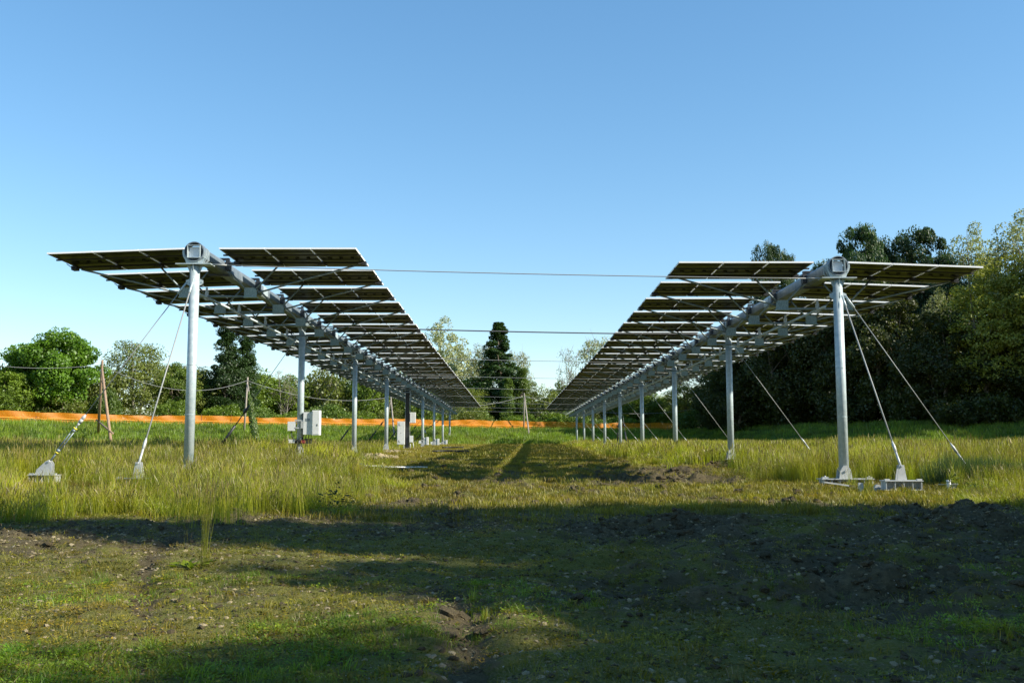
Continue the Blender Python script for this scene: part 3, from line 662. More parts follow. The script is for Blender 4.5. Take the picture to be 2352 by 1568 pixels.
def guy(top, bot, label, group, r=.011, buckle='none'):
    """cable from a post head down to its anchor; buckle: long turnbuckle near the foot"""
    t = empty('guy_wire', bot, label, 'guy wire', group)
    d = (top - bot); Ld = d.length; n = d / Ld
    if buckle == 'long':
        MB().tube([n * 1.22, d], r, 8).build('cable', ROPE, t)
        MB().tube([n * 1.26, n * 1.18, n * 1.12], [.018, .045, .03], 10).tube([n * 1.13, n * 1.04], .042, 8).tube([n * 1.04, n * .94], [.035, .016], 8).build('clevis', ZINC, t)
        s = n.cross(Vector((0, 1, 0))).normalized() * .028
        MB().tube([n * .96, n * .80], .016, 8).tube([n * .84 + s, n * .28 + s], .014, 6).tube([n * .84 - s, n * .28 - s], .014, 6).tube([n * .86, n * .80], .042, 8).tube([n * .32, n * .26], .042, 8).tube([n * .28, n * .0], .020, 8).build('turnbuckle', GALV_B, t)
        MB().tube([n * .90, n * .865], .048, 8).build('tape_band', YEL, t); MB().tube([n * .25, n * .22], .04, 8).build('tape_band', YEL, t)
    elif buckle == 'dark':
        MB().tube([n * 1.9, d], r, 6).build('cable', ROPE, t)
        MB().tube([n * 1.95, n * 1.7, n * 1.6], [.02, .07, .03], 8).tube([n * 1.6, n * 1.1], .02, 6).tube([n * 1.1, n * .3], .05, 6).tube([n * .3, n * 0], .02, 6).build('turnbuckle', DARKM, t)
    else:
        MB().tube([n * .55, d], r, 8).build('cable', ROPE, t)
        MB().tube([n * .62, n * .5, n * .34], [.014, .032, .028], 10).tube([n * .36, n * 0], [.022, .026], 8).build('socket', ZINC, t)
    MB().tube([d, d - n * .35], [.022, .03], 8).build('upper_clevis', GALV, t)
    return t
def anchor(x, y, label, w=.7, fin=1, rz=0, lift=.10):
    z = g1(x, y); t = empty('ground_anchor', (x, y, z), label, 'ground anchor', 'steel guy anchors', rz)
    m = MB().box((0, 0, lift + .08), (w, .34, .018)).box((0, 0, lift - .10), (w, .34, .014))
    for k in range(5): m.box((-w / 2 + .03 + k * (w - .06) / 4, 0, lift - .01), (.014, .30, .16))
    m.box((0, .02, lift - .01), (w - .02, .014, .16))
    for s in (-1, 1): m.box((s * (w / 2 - .06), -.10, lift + .105), (.10, .06, .03))
    m.build('base_frame', ZINC, t)
    f = MB()
    for yy in (-.05, .05): f.prism([(-.20 * fin, lift + .09), (.18 * fin, lift + .09), (.17 * fin, lift + .33), (.10 * fin, lift + .42), (.02 * fin, lift + .38), (-.17 * fin, lift + .20)] if fin != 0 else [(-.10, lift + .09), (.10, lift + .09), (.05, lift + .40), (-.05, lift + .40)], yy - .008, yy + .008, 'y')
    f.tube([(.10 * fin, -.08, lift + .38), (.10 * fin, .08, lift + .38)], .022, 8)
    f.build('fin_plate', ZINC, t)
    return t, Vector((x + .10 * fin, y, z + lift + .38))
for row, (lst, px_, py_, pz_, nm, s) in enumerate(((posts_l, LX, LY0, LZ, 'left', -1), (posts_r, RX, RY0, RZ, 'right', 1))):
    for i in range(9):
        y = py_ + PITCHY * i; ax = px_ + s * (3.0 if row == 0 else 2.95)
        word = 'nearest' if i == 0 else ORD[i]
        t, p = anchor(ax, y - (.6 if (i == 0 and row == 0) else 0), f'finned steel anchor plate holding the outer guy of the {word} {nm} post', fin=-s if row == 0 else -1, w=.62)
        top = Vector((px_ + s * .175, y, pz_ - .70))
        guy(top, p, f'outer guy wire of the {word} post of the {nm} row', 'outer guy wires', buckle='long' if (i == 0 and row == 0) else ('dark' if row == 0 else 'none'))
t, p = anchor(LX - .02, 20.0, 'steel anchor plate in the grass in front of the nearest left post', fin=0, w=.8)
guy(Vector((LX, LY0 - .14, LZ - .72)), p, 'front guy wire running from the nearest left post toward the viewer', 'front guy wires', r=.016)
t, p = anchor(7.98, 20.6, 'steel anchor plate with ribs in front of the nearest right post', fin=0, w=.78, lift=.14)
guy(Vector((RX + .05, RY0 - .14, RZ - .72)), p, 'front guy wire running from the nearest right post toward the viewer', 'front guy wires', r=.016)
for dy, wd in ((-3.0, 'nearer'), (3.2, 'farther')):
    y5 = RY0 + 48; t, p = anchor(RX + .1, y5 + dy, f'{wd} lengthwise anchor plate beside the fifth right post', fin=0, w=.6)
    guy(Vector((RX, y5 + (.14 if dy > 0 else -.14), RZ - .72)), p, f'{wd} lengthwise guy wire of the fifth right post', 'front guy wires', buckle='dark')
# post foundations in sight
def foundation(x, y, label, w):
    z = g1(x, y); t = empty('post_foundation', (x, y, z + .07), label, 'steel foundation', 'post foundations')
    m = MB().box((0, 0, .05), (w, .44, .02))
    for k in range(7): m.box((-w / 2 + .05 + k * (w - .1) / 6, -.02, -.06), (.015, .36, .20))
    m.box((0, .02, -.05), (w - .03, .015, .2)).box((0, -.02, -.17), (w, .40, .014))
    m.build('grillage', ZINC, t)
    b = MB()
    for s in (-1, 1): b.box((s * (w / 2 - .10), -.12, .08), (.14, .10, .04)); b.tube([(s * (w / 2 - .10), -.12, .10), (s * (w / 2 - .10), -.12, .125)], .022, 6)
    b.build('clamp_block', ZINC, t)
    return t
foundation(RX + .02, RY0 - .02, 'ribbed steel plate under the nearest right post', 1.22)
foundation(LX + .02, LY0 - .02, 'ribbed steel plate half hidden in tall grass under the nearest left post', 1.3)
t = empty('earth_rod', (8.95, 20.6, g1(8.95, 20.6)), 'short white pipe stub with cross bar beside the right anchor plate', 'pipe stub')
MB().tube([(0, 0, .02), (0, 0, .24)], .045, 14).build('stub', WHITE, t); MB().box((0, 0, .15), (.42, .03, .014)).box((.14, .02, .12), (.10, .03, .10)).build('cross_bar', ZINC, t)
t = empty('grounding_clamp', (7.25, 20.9, g1(7.25, 20.9)), 'pair of pale bolted clamps between the two right steel plates', 'clamp')
MB().box((0, 0, .10), (.10, .05, .22)).box((-.35, .5, .17), (.55, .03, .03), 0, Matrix.Rotation(R(8), 3, 'Y')).build('clamp_body', ZINC, t); MB().tube([(.35, -.05, .10), (.35, .05, .10)], .075, 12).tube([(.35, -.07, .10), (.35, .07, .10)], .03, 8).build('clamp_wheel', ZINC, t)

# ------------------------------------------------------------------ electrical gear on the left row
def inverter(x, y, z, label, group=None, small=False):
    t = empty('inverter_box', (x, y, z), label, 'inverter box', group)
    MB().box((.29, -.02, 0), (.30, .30, .78)).build('housing', WHITE, t)
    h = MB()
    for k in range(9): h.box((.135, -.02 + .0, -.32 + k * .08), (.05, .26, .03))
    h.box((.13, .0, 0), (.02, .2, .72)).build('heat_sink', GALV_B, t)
    d = MB().box((.58, -.06, .02), (.26, .34, .86)).build('cabinet', WHITE, t)
    MB().box((.585, -.236, .02), (.22, .008, .80)).build('door', WHITE, d); MB().box((.64, -.245, -.06), (.02, .012, .07)).build('handle', DARKM, d)
    MB().box((-.28, -.05, -.10), (.26, .18, .32)).box((-.12, -.08, .04), (.16, .03, .04)).build('junction_cabinet', WHITE, t)
    c = MB().box((0, -.13, -.16), (.34, .03, .05)).box((0, -.13, .10), (.34, .03, .05)).box((.10, -.14, -.05), (.10, .05, .25)); c.build('mounting_bracket', ZINC, t)
    MB().box((.29, -.173, .12), (.16, .004, .10)).build('rating_label', GALV_B, t)
    c = MB(); 
    for q in range(5):
        x0 = .05 + q * .09; c.tube([(x0, -.05, -.38), (x0 - .02, -.1, -.50 - .03 * q), (.02 * q - .05, -.13, -.62)], .014, 6)
    c.tube([(-.30, -.05, -.26), (-.28, -.08, -.45), (-.12, -.13, -.60)], .012, 6).tube([(-.05, -.14, -.62), (-.05, -.14, -1.0)], .02, 6)
    c.build('cable_bundle', BLACK, t)
    return t
inv = inverter(LX, LY0 + 12, LZ - 3.72, 'large white inverter box with smaller cabinet on the second left post', 'white inverter boxes')
t = empty('valve_clamp', (LX, LY0 + 12, LZ - 4.36), 'dark clamp with small white and red boxes low on the second left post', 'clamp box')
MB().ring((0, 0, 0), .155, .116, -.07, .07, 20).build('collar', BLACK, t).rotation_euler = (R(90), 0, 0)
MB().box((-.27, -.05, .02), (.22, .12, .12)).build('white_box', WHITE, t); MB().box((.14, -.14, .0), (.14, .08, .10)).build('red_box', RED, t); MB().box((.30, -.06, .02), (.24, .14, .18)).build('motor_box', BLACK, t)
for i in (5, 6, 7):
    c = copy_tree(inv); c.location = (LX, LY0 + 12 * i, LZ - 4.10 - (.05 * (i - 5))); c.scale = (.72, .8, .75)
    tag(c, f'small white inverter box pair on the {ORD[i]} post of the left row', 'inverter box', 'white inverter boxes')
Y5 = LY0 + 48
z5 = g1(LX, Y5)
t = empty('electrical_cabinet', (LX - .42, Y5 - .35, z5), 'tall white electrical cabinet on thin legs left of the fifth left post', 'electrical cabinet')
d = MB().box((0, 0, 1.22), (.52, .25, 1.62)).build('housing', WHITE, t)
MB().box((0, -.128, 1.22), (.47, .006, 1.56)).build('door', WHITE, t)
MB().box((-.13, -.136, 1.82), (.03, .01, .16)).box((-.08, -.136, 1.74), (.10, .01, .025)).box((-.13, -.136, .64), (.03, .01, .14)).box((-.08, -.136, .56), (.10, .01, .025)).box((0, -.136, 1.2), (.04, .01, .03)).build('hinge', DARKM, t)
for s in (-1, 1): MB().box((s * .22, 0, .22), (.05, .05, .46)).build('leg', ZINC, t)
MB().box((0, 0, .05), (1.3, .4, .05)).build('base_rail', DARKM, t)
t = empty('combiner_box', (LX + .38, Y5 - .25, z5 + 2.3), 'white box high on the right side of the fifth left post', 'electrical box')
MB().box((0, 0, 0), (.42, .24, .74)).build('housing', WHITE, t); MB().box((-.2, .02, 0), (.06, .3, .6)).build('mounting_bracket', DARKM, t); MB().box((.12, -.122, 0), (.17, .006, .70)).build('door', WHITE, t)
t = empty('meter_box', (LX + .30, Y5 - .25, z5 + .80), 'small white box with cables low on the fifth left post', 'electrical box')
MB().box((0, 0, 0), (.24, .2, .46)).build('housing', WHITE, t); MB().tube([(.1, 0, -.2), (.16, 0, -.5), (.12, 0, -.75)], .03, 6).tube([(-.1, 0, -.2), (-.05, 0, -.5), (-.1, 0, -.75)], .03, 6).build('conduit', ZINC, t)
t = empty('cable_riser', (LX, Y5, z5), 'dark cable trunking strapped up the fifth left post', 'cable trunking')
MB().box((0, -.17, 2.3), (.26, .10, 4.2)).build('trunking', DARKM, t)
m = MB()
for k in range(6): m.box((0, -.17, .8 + k * .6), (.29, .13, .04))
m.build('strap', DARKM, t)
m = MB()
for dx in (-.16, .17): m.tube([(dx, -.16, .2), (dx + .01, -.16, 4.3)], .018, 6)
m.build('conduit', ZINC, t)

def worm(name, pts, r, m, label, cat, group=None):
    P = []
    for x, y in pts: P.append(Vector((x, y, g1(x, y) + r + .11)))
    o0 = P[0].copy(); Q = [p - o0 for p in P]
    o = MB().tube(Q, r, 8).build(name, m); o.location = o0
    return tag(o, label, cat, group)
worm('white_cable', [(-4.75 + .11 * k, 32.0 + .25 * math.sin(k * .5) + .04 * k, ) for k in range(19)], .02, CABW, 'loose white cable trailing over the grass toward the corridor', 'cable')
worm('grey_cable', [(-4.7 + .12 * k, 31.7 + .2 * math.sin(k * .7 + 1)) for k in range(15)], .014, ROPE, 'thin grey cable lying beside the white cable', 'cable')
coil = MB()
for k in range(4):
    coil.tube([(.32 * math.cos(a * .5 + k), .2 * math.sin(a * .5 + k), .06 + .035 * k) for a in range(13)], .035, 6)
coil.tube([(-.25, .03, .10), (.28, -.06, .12)], .10, 10)
o = coil.build('cable_coil', BLACK); o.location = (-5.05, 32.0, g1(-5.05, 32.0)); tag(o, 'black coil of pipe lying in the grass by the white cable', 'pipe coil')
worm('black_hose', [(-4.6 + .3 * k, 58 + .35 * math.sin(k * .6)) for k in range(8)], .06, BLACK, 'nearer black hose on the ground beside the white cabinet', 'hose', 'black hoses')
worm('black_hose', [(-5.0 + .3 * k, 72 + .3 * math.sin(k * .8)) for k in range(6)], .07, BLACK, 'farther black hose on the ground below the far inverter boxes', 'hose', 'black hoses')

# ------------------------------------------------------------------ orange net fence
def net_mat():
    m = bpy.data.materials.new('orange_net'); m.use_nodes = True
    n = m.node_tree.nodes; l = m.node_tree.links; p = n['Principled BSDF']
    p.inputs['Base Color'].default_value = (.90, .30, .010, 1); p.inputs['Roughness'].default_value = .5
    tr = n.new('ShaderNodeBsdfTranslucent'); tr.inputs[0].default_value = (.95, .36, .012, 1)
    tp = n.new('ShaderNodeBsdfTransparent'); out = [x for x in n if x.type == 'OUTPUT_MATERIAL'][0]
    m0 = n.new('ShaderNodeMixShader'); m0.inputs[0].default_value = .45; l.new(p.outputs[0], m0.inputs[1]); l.new(tr.outputs[0], m0.inputs[2])
    tc = n.new('ShaderNodeTexCoord'); sx = n.new('ShaderNodeSeparateXYZ'); l.new(tc.outputs['UV'], sx.inputs[0])
    def band(src, duty):
        f = n.new('ShaderNodeMath'); f.operation = 'FRACT'; l.new(src, f.inputs[0])
        g = n.new('ShaderNodeMath'); g.operation = 'GREATER_THAN'; g.inputs[1].default_value = duty; l.new(f.outputs[0], g.inputs[0]); return g.outputs[0]
    a = band(sx.outputs[0], .42); b = band(sx.outputs[1], .42)
    k = n.new('ShaderNodeMath'); k.operation = 'MULTIPLY'; l.new(a, k.inputs[0]); l.new(b, k.inputs[1])
    inv_ = n.new('ShaderNodeMath'); inv_.operation = 'SUBTRACT'; inv_.inputs[0].default_value = 1; l.new(k.outputs[0], inv_.inputs[1])
    m1 = n.new('ShaderNodeMixShader'); l.new(inv_.outputs[0], m1.inputs[0]); l.new(tp.outputs[0], m1.inputs[1]); l.new(m0.outputs[0], m1.inputs[2]); l.new(m1.outputs[0], out.inputs[0])
    return m
NET = net_mat()
fence = empty('safety_fence', (0, 138, 3.2), 'long orange plastic net fence crossing the back of the field', 'fence')
NN = 420; fx = np.linspace(-95, 26, NN)
fy = np.array([float(YF(a_)) for a_ in fx]); fy = np.convolve(np.pad(fy, 12, mode='edge'), np.ones(25) / 25, 'valid')
wob = (fbm(fx * .35, fx * 0, 201, 3) - .5); topw = (fbm(fx * .22, fx * 0 + 4, 203, 3) - .5)
zb = G(fx, fy)
O = Vector((0, 138, 3.2)); V = []; UV = []; s_ = 0; rows_ = [0.0, .25, .50, .53, .57, .85, 1.08]
hs_ = []
for k in range(NN):
    if k: s_ += math.hypot(fx[k] - fx[k - 1], fy[k] - fy[k - 1])
    droop = 1 - .25 * max(0, wob[k] * 2)
    for j, h in enumerate(rows_):
        hh = h * (1 + .35 * topw[k]) * (droop if j == len(rows_) - 1 else 1); 
        V.append((fx[k] - O.x, fy[k] + .10 * math.sin(k * .8 + h * 3) * (h > .1) - O.y, zb[k] + .12 + hh - O.z)); UV.append((s_ / .07, hh / .07))
nr = len(rows_); Fq = [(k * nr + j, (k + 1) * nr + j, (k + 1) * nr + j + 1, k * nr + j + 1) for k in range(NN - 1) for j in range(nr - 1)]
nm_ = fast_mesh('net', V, Fq, [NET]); uvl = nm_.uv_layers.new(name='UVMap')
uvl.data.foreach_set('uv', np.array(UV, np.float32)[np.array(Fq).ravel()].ravel())
no_ = bpy.data.objects.new('net', nm_); col.objects.link(no_); no_.parent = fence
cpts = [Vector((fx[k] - O.x, fy[k] - .05 - O.y, zb[k] + .58 + .30 * topw[k] - .04 * abs(math.sin(k * .35)) - O.z)) for k in range(0, NN, 2)]
MB().tube(cpts, .03, 5).build('middle_band', CORD, fence)
stk = 0
for k in range(4, NN, 9):
    if stk > 60: break
    MB().tube([(fx[k] - O.x, fy[k] + .06 - O.y, zb[k] - .2 - O.z), (fx[k] + rnd.uniform(-.06, .06) - O.x, fy[k] + .06 - O.y, zb[k] + 1.30 - O.z)], .02, 5).build('stake', STAKE, fence); stk += 1

# ------------------------------------------------------------------ wooden utility poles + overhead wires
def pole(name, top, legs, r, m, label, brace=None):
    b = Vector(legs[0]); t = empty(name, b, label, 'wooden pole', 'wooden poles carrying the overhead wire')
    for i, lg in enumerate(legs):
        lg = Vector(lg); tp = Vector(top) - Vector((0, 0, .0 if i == 0 else .75)) 
        MB().tube([lg - b, (lg - b).lerp(tp - b, .5), tp - b], [r, r * .9, r * .72], 9).build('leg', m, t)
    if brace:
        a = Vector(legs[0]).lerp(Vector(top), brace); c = Vector(legs[1]).lerp(Vector(top), brace); e = (c - a) * .25
        MB().tube([a - e - b, c + e - b], r * .55, 6).build('brace', m, t)
    ins = Vector(top) - b; MB().tube([ins + Vector((0, -.1, -.35)), ins + Vector((0, -.25, -.35))], .05, 6).build('insulator', DARKM, t)
    return t
def gp(px, d, sink=.3):
    p = at(px, 1000, d); return Vector((p.x, p.y, g1(p.x, p.y) - sink))
p1 = at(235, 828, 86); P1 = pole('utility_pole', p1, [gp(225, 93), gp(259, 82)], .13, WOOD, 'brown two-legged wooden pole before the chestnut tree at left', brace=.22)
p2 = at(569, 866, 104); P2 = pole('utility_pole', p2, [gp(560, 104), gp(592, 97)], .11, WOODG, 'grey two-legged pole with one leg wrapped in ivy', brace=None)
p3 = at(897, 905, 118); P3 = pole('utility_pole', p3, [gp(907, 112), gp(884, 122)], .10, WOODG, 'slender leaning grey pole seen below the left panel row')
p4 = at(1204, 903, 136); P4 = pole('utility_pole', p4, [gp(1216, 128), gp(1203, 138)], .10, WOODG, 'thin two-legged pole beside the ivy trees in the centre gap')
p5 = at(1432, 922, 150); p0 = at(-260, 770, 80)
wires = [(p0, p1, 1.1, 'overhead wire coming in from the left frame edge to the brown pole'), (p1, p2, 1.6, 'overhead wire sagging between the brown pole and the ivy pole'),
         (p2, p3, 1.1, 'overhead wire sagging between the ivy pole and the leaning grey pole'), (p3, p4, 1.3, 'overhead wire sagging between the leaning pole and the centre pole'),
         (p4, at(1610, 930, 148), 1.6, 'overhead wire from the centre pole toward the wood on the right')]
for a, b, s, lab in wires:
    a = a - Vector((0, .2, .35)); b = b - Vector((0, .2, .35)); o = MB().tube([p - a for p in sag(a, b, s, 24)], .019, 5).build('overhead_wire', ROPE); o.location = a
    tag(o, lab, 'wire', 'overhead wires')

# ------------------------------------------------------------------ trees
def leaves_at(C, size, outward, wbias=.5, flat=0.0):
    """one small bent quad per centre"""
    n = len(C); N_ = outward + rng.normal(0, wbias, (n, 3)); N_[:, 2] += flat
    N_ /= np.linalg.norm(N_, axis=1)[:, None] + 1e-9
    t = rng.normal(size=(n, 3)); u = np.cross(N_, t); u /= np.linalg.norm(u, axis=1)[:, None] + 1e-9; v = np.cross(N_, u)
    s = size * rng.uniform(.55, 1.25, n)[:, None]
    V = np.empty((n, 4, 3)); V[:, 0] = C - u * s; V[:, 1] = C + v * s * .6 - N_ * s * .2; V[:, 2] = C + u * s; V[:, 3] = C - v * s * .6 - N_ * s * .2
    return V.reshape(-1, 3), np.arange(4 * n, dtype=np.int32).reshape(-1, 4)
def env_round(n, h0, H, rx, pw=.5):
    out = []
    while len(out) < n:
        p = rng.uniform(-1, 1, 3)
        r = np.linalg.norm(p)
        if r > 1 or r < .35: continue
        if pw < .4: p = p * (1 + .22 * (abs(p[2]) > .4))
        out.append((p[0] * rx, p[1] * rx, h0 + (H - h0) * min(1, max(0, .5 + .5 * p[2]))))
    return np.array(out)
def env_column(n, h0, H, rx, taper=.75):
    t = rng.uniform(0, 1, n); a = rng.uniform(0, 6.28, n); rr = rx * (1 - taper * t ** 1.6) * np.sqrt(rng.uniform(0, 1, n)) * np.where(t < .12, .7, 1)
    return np.stack([rr * np.cos(a), rr * np.sin(a), h0 + (H - h0) * t], 1)
def make_tree(name, H, rx, h0, kind, leafm, nclump, per, leaf, crad, bark=BARK, trunk_r=.2, stems=1, sparse=False):
    """a tree of height H about the origin: Empty > trunk, crown (and bare twigs for thin crowns)"""
    t = empty(name, (0, 0, 0), 'x', 'tree')
    C = env_round(nclump, h0, H - crad * .6, rx - crad * .6, .5 if kind == 'round' else .3) if kind != 'column' else env_column(nclump, h0, H - crad * .3, rx, .93 if H > 15 else .75)
    if kind == 'round':
        C[:, 2] += 0
    R_ = crad * rng.uniform(.55, 1.25, nclump) * (1 - .55 * (C[:, 2] / H) ** 1.5 if kind == 'column' and H > 15 else 1)
    idx = rng.integers(0, nclump, nclump * per)
    d = rng.normal(size=(len(idx), 3)); d /= np.linalg.norm(d, axis=1)[:, None]
    rad = R_[idx] * rng.uniform(.45, 1.08, len(idx)) ** .6
    d2 = d * np.array([1, 1, .72])
    P = C[idx] + d2 * rad[:, None]
    P = P[P[:, 2] > max(.05, h0 * .5)]
    keep = len(P); idx = idx[:0] if False else idx
    V, Fq = leaves_at(P, leaf, (P - np.array([0, 0, (h0 + H) / 2])) / max(rx, 1) * .5, .6, .35)
    ct = rng.uniform(0, 1, nclump)
    near_c = vn(P[:, 0] * 1.1 + 50, P[:, 2] * 1.1 + P[:, 1], 5)
    T = np.clip(.35 * rng.uniform(0, 1, keep) + .65 * near_c, 0, 1)
    cme = fast_mesh('crown', V, Fq, [leafm], np.repeat(T, 4)); co = bpy.data.objects.new('crown', cme); col.objects.link(co); co.parent = t
    tm = MB()
    for s in range(stems):
        ang = 6.28 * s / stems; ox, oy = (.25 * math.cos(ang), .25 * math.sin(ang)) if stems > 1 else (0, 0)
        lx, ly = (rx * .35 * math.cos(ang), rx * .35 * math.sin(ang)) if stems > 1 else (rng.normal(0, .25), rng.normal(0, .25))
        pts = [Vector((ox + lx * k + .1 * math.sin(k * 7 + s), oy + ly * k, -.3 + (H * .9 + .3) * k)) for k in (0, .15, .3, .5, .7, .85, 1)]
        tm.tube(pts, [trunk_r * q for q in (1.25, 1, .85, .62, .4, .22, .06)], 7)
        sel = rng.choice(nclump, min(nclump, 16 if stems == 1 else 7), replace=False)
        for j in sel:
            e = Vector(C[j]); k = min(.9, max(.12, (e.z / (H * .9)) * .62)); i0 = k * 6; b0 = pts[0].lerp(pts[-1], k)
            # nearest point of the stem polyline
            b0 = min((pts[a_].lerp(pts[a_ + 1], f_) for a_ in range(6) for f_ in (0, .25, .5, .75)), key=lambda q: abs(q.z - max(.8, e.z * .66)))
            mid = b0.lerp(e, .5) + Vector((0, 0, .12 * (e - b0).length * (1 if rng.uniform() < .6 else -.3)))
            tm.tube([b0, mid, e], [trunk_r * .34, trunk_r * .2, trunk_r * .05], 5)
    tm.build('trunk', bark, t)
    if sparse:
        tw = MB()
        for j in range(nclump):
            c = Vector(C[j])
            for q in range(4):
                e = c + Vector((rng.normal(0, .5), rng.normal(0, .5), abs(rng.normal(0.3, .5)))) * crad * 1.3; tw.tube([c, e], [.03, .006], 4, caps=False)
        tw.build('twigs', bark, t)
    return t
def make_bush(name, H, rx, leafm, nclump, per, leaf, crad):
    t = empty(name, (0, 0, 0), 'x', 'bush')
    C = env_round(nclump, .1, H - crad * .4, rx - crad * .5); C[:, 2] = np.maximum(C[:, 2], .4)
    idx = rng.integers(0, nclump, nclump * per); d = rng.normal(size=(len(idx), 3)); d /= np.linalg.norm(d, axis=1)[:, None]
    P = C[idx] + d * np.array([1, 1, .8]) * (crad * rng.uniform(.4, 1.1, len(idx)) ** .6)[:, None]; P = P[P[:, 2] > 0]
    V, Fq = leaves_at(P, leaf, P * 0 + d[:len(P)] * .4, .6, .3)
    T = np.clip(.4 * rng.uniform(0, 1, len(P)) + .6 * vn(P[:, 0] * 1.3 + 9, P[:, 2] * 1.3 + P[:, 1], 8), 0, 1)
    co = bpy.data.objects.new('foliage', fast_mesh('foliage', V, Fq, [leafm], np.repeat(T, 4))); col.objects.link(co); co.parent = t
    tm = MB()
    for k in range(5):
        e = Vector(C[k]); tm.tube([(0, 0, -.2), e * .5 + Vector((0, 0, .1)), e], [.07, .05, .01], 5)
    tm.build('stem', BARK, t)
    return t
PROTO = {}
def proto(key):
    if key in PROTO: return PROTO[key], True
    # nominal sizes; placed copies are scaled
    if key == 'chestnut': t = make_tree('broadleaf_tree', 12, 6.0, .8, 'round', L_CHEST, 130, 420, .17, 1.3, trunk_r=.35)
    elif key == 'willow': t = make_tree('willow_tree', 12, 4.6, 1.5, 'round', L_OLIVE, 130, 110, .13, 1.15, trunk_r=.2, stems=3, bark=BARKP)
    elif key == 'poplar': t = make_tree('poplar_tree', 14, 2.3, 1.0, 'column', L_DARK, 110, 260, .13, .85, trunk_r=.22)
    elif key == 'ivy_column': t = make_tree('ivy_clad_tree', 10, 2.0, .3, 'column', L_IVY, 90, 200, .13, .8, trunk_r=.2)
    elif key == 'ivy_spire': t = make_tree('conifer_tree', 16, 3.1, .6, 'column', L_DARK, 190, 240, .13, .85, trunk_r=.3)
    elif key == 'silver': t = make_tree('poplar_tree', 17, 4.8, 3, 'round', L_PALE, 95, 120, .17, 1.15, trunk_r=.28, bark=BARKP)
    elif key == 'midtree': t = make_tree('field_tree', 10, 4.0, .8, 'round', L_MID, 95, 230, .14, 1.1, trunk_r=.2, stems=2)
    elif key == 'bare': t = make_tree('thin_tree', 11, 3.6, 2.5, 'round', L_OLIVE, 60, 22, .11, .9, trunk_r=.15, stems=3, bark=BARKP, sparse=True)
    elif key == 'palebare': t = make_tree('thin_tree', 12, 3.2, 2.5, 'round', L_PALE, 75, 50, .13, .9, trunk_r=.16, stems=2, bark=BARKP, sparse=True)
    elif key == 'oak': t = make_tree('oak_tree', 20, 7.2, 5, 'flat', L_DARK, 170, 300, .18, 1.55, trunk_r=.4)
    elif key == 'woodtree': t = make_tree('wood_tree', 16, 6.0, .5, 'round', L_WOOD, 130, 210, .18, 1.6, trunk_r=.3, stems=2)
    elif key == 'robinia': t = make_tree('robinia_tree', 20, 5.5, 3, 'round', L_YEL, 130, 190, .16, 1.35, trunk_r=.28, stems=2)
    elif key == 'robinia_pale': t = make_tree('robinia_tree', 20, 4.8, 4, 'round', L_PALE, 120, 170, .16, 1.3, trunk_r=.26, stems=2)
    elif key == 'bushmid': t = make_bush('bush', 4.0, 3.2, L_MID, 45, 110, .16, .95)
    elif key == 'bushfresh': t = make_bush('bush', 3.5, 3.2, L_IVY, 42, 110, .16, .95)
    elif key == 'busholive': t = make_bush('bush', 4.5, 3.0, L_OLIVE, 45, 90, .14, .95)
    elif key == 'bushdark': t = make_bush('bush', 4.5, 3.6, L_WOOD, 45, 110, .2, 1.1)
    PROTO[key] = t; return t, False
NOM = {'ivy_column': (10, 2.0), 'chestnut': (12, 6), 'willow': (12, 4.6), 'poplar': (14, 2.3), 'ivy_spire': (16, 3.1), 'silver': (17, 4.8), 'midtree': (10, 4), 'bare': (11, 3.6), 'palebare': (12, 3.2),
       'oak': (20, 7.2), 'woodtree': (16, 6), 'robinia': (20, 5.5), 'robinia_pale': (20, 4.8), 'bushmid': (4, 3.2), 'bushfresh': (3.5, 3.2), 'busholive': (4.5, 3), 'bushdark': (4.5, 3.6)}
def put(key, x, y, H, rx, label, cat='tree', group=None, sink=.1):
    t, used = proto(key)
    if used: t = copy_tree(t)
    n = NOM[key]; t.location = (x, y, g1(x, y) - sink); t.scale = (rx / n[1], rx / n[1], H / n[0]); t.rotation_euler = (0, 0, rnd.uniform(0, 6.28))
    tag(t, label, cat); 
    if group: t['group'] = group
    elif 'group' in t: del t['group']
    return t
def put_px(key, px, top, wpx, d, label, cat='tree', group=None):
    a = at(px, top, d); zb_ = g1(a.x, a.y); e = at(px + wpx / 2, top, d)
    return put(key, a.x, a.y, a.z - zb_, abs(e.x - a.x), label, cat, group)
TL = 'trees behind the orange fence'
put_px('midtree', 15, 838, 150, 102, 'mid green bushy tree at the left edge of the frame', group=TL)
put_px('chestnut', 130, 748, 232, 106, 'big dense bright green round tree behind the orange fence at left', group=TL)
put_px('bushfresh', 250, 893, 62, 107, 'yellow green shrub right of the big bright tree', 'bush')
put_px('willow', 318, 762, 160, 116, 'airy grey green tree between the brown pole and nearest left post', group=TL)
put_px('midtree', 410, 825, 110, 118, 'smaller dull green tree just left of the nearest left post', group=TL)
put_px('midtree', 468, 848, 70, 124, 'small dark rounded tree left of the tall dark poplars', group=TL)
put_px('poplar', 521, 740, 84, 122, 'tall dark leafy column tree, left one of the pair beside ivy pole', group=TL)
put_px('poplar', 565, 762, 70, 124, 'tall dark leafy column tree, right one of the pair beside ivy pole', group=TL)
put_px('bare', 655, 838, 80, 130, 'nearly leafless thin tree left of the second left post', group=TL)
put_px('bare', 748, 815, 90, 134, 'thin twiggy tree right of the second left post', group=TL)
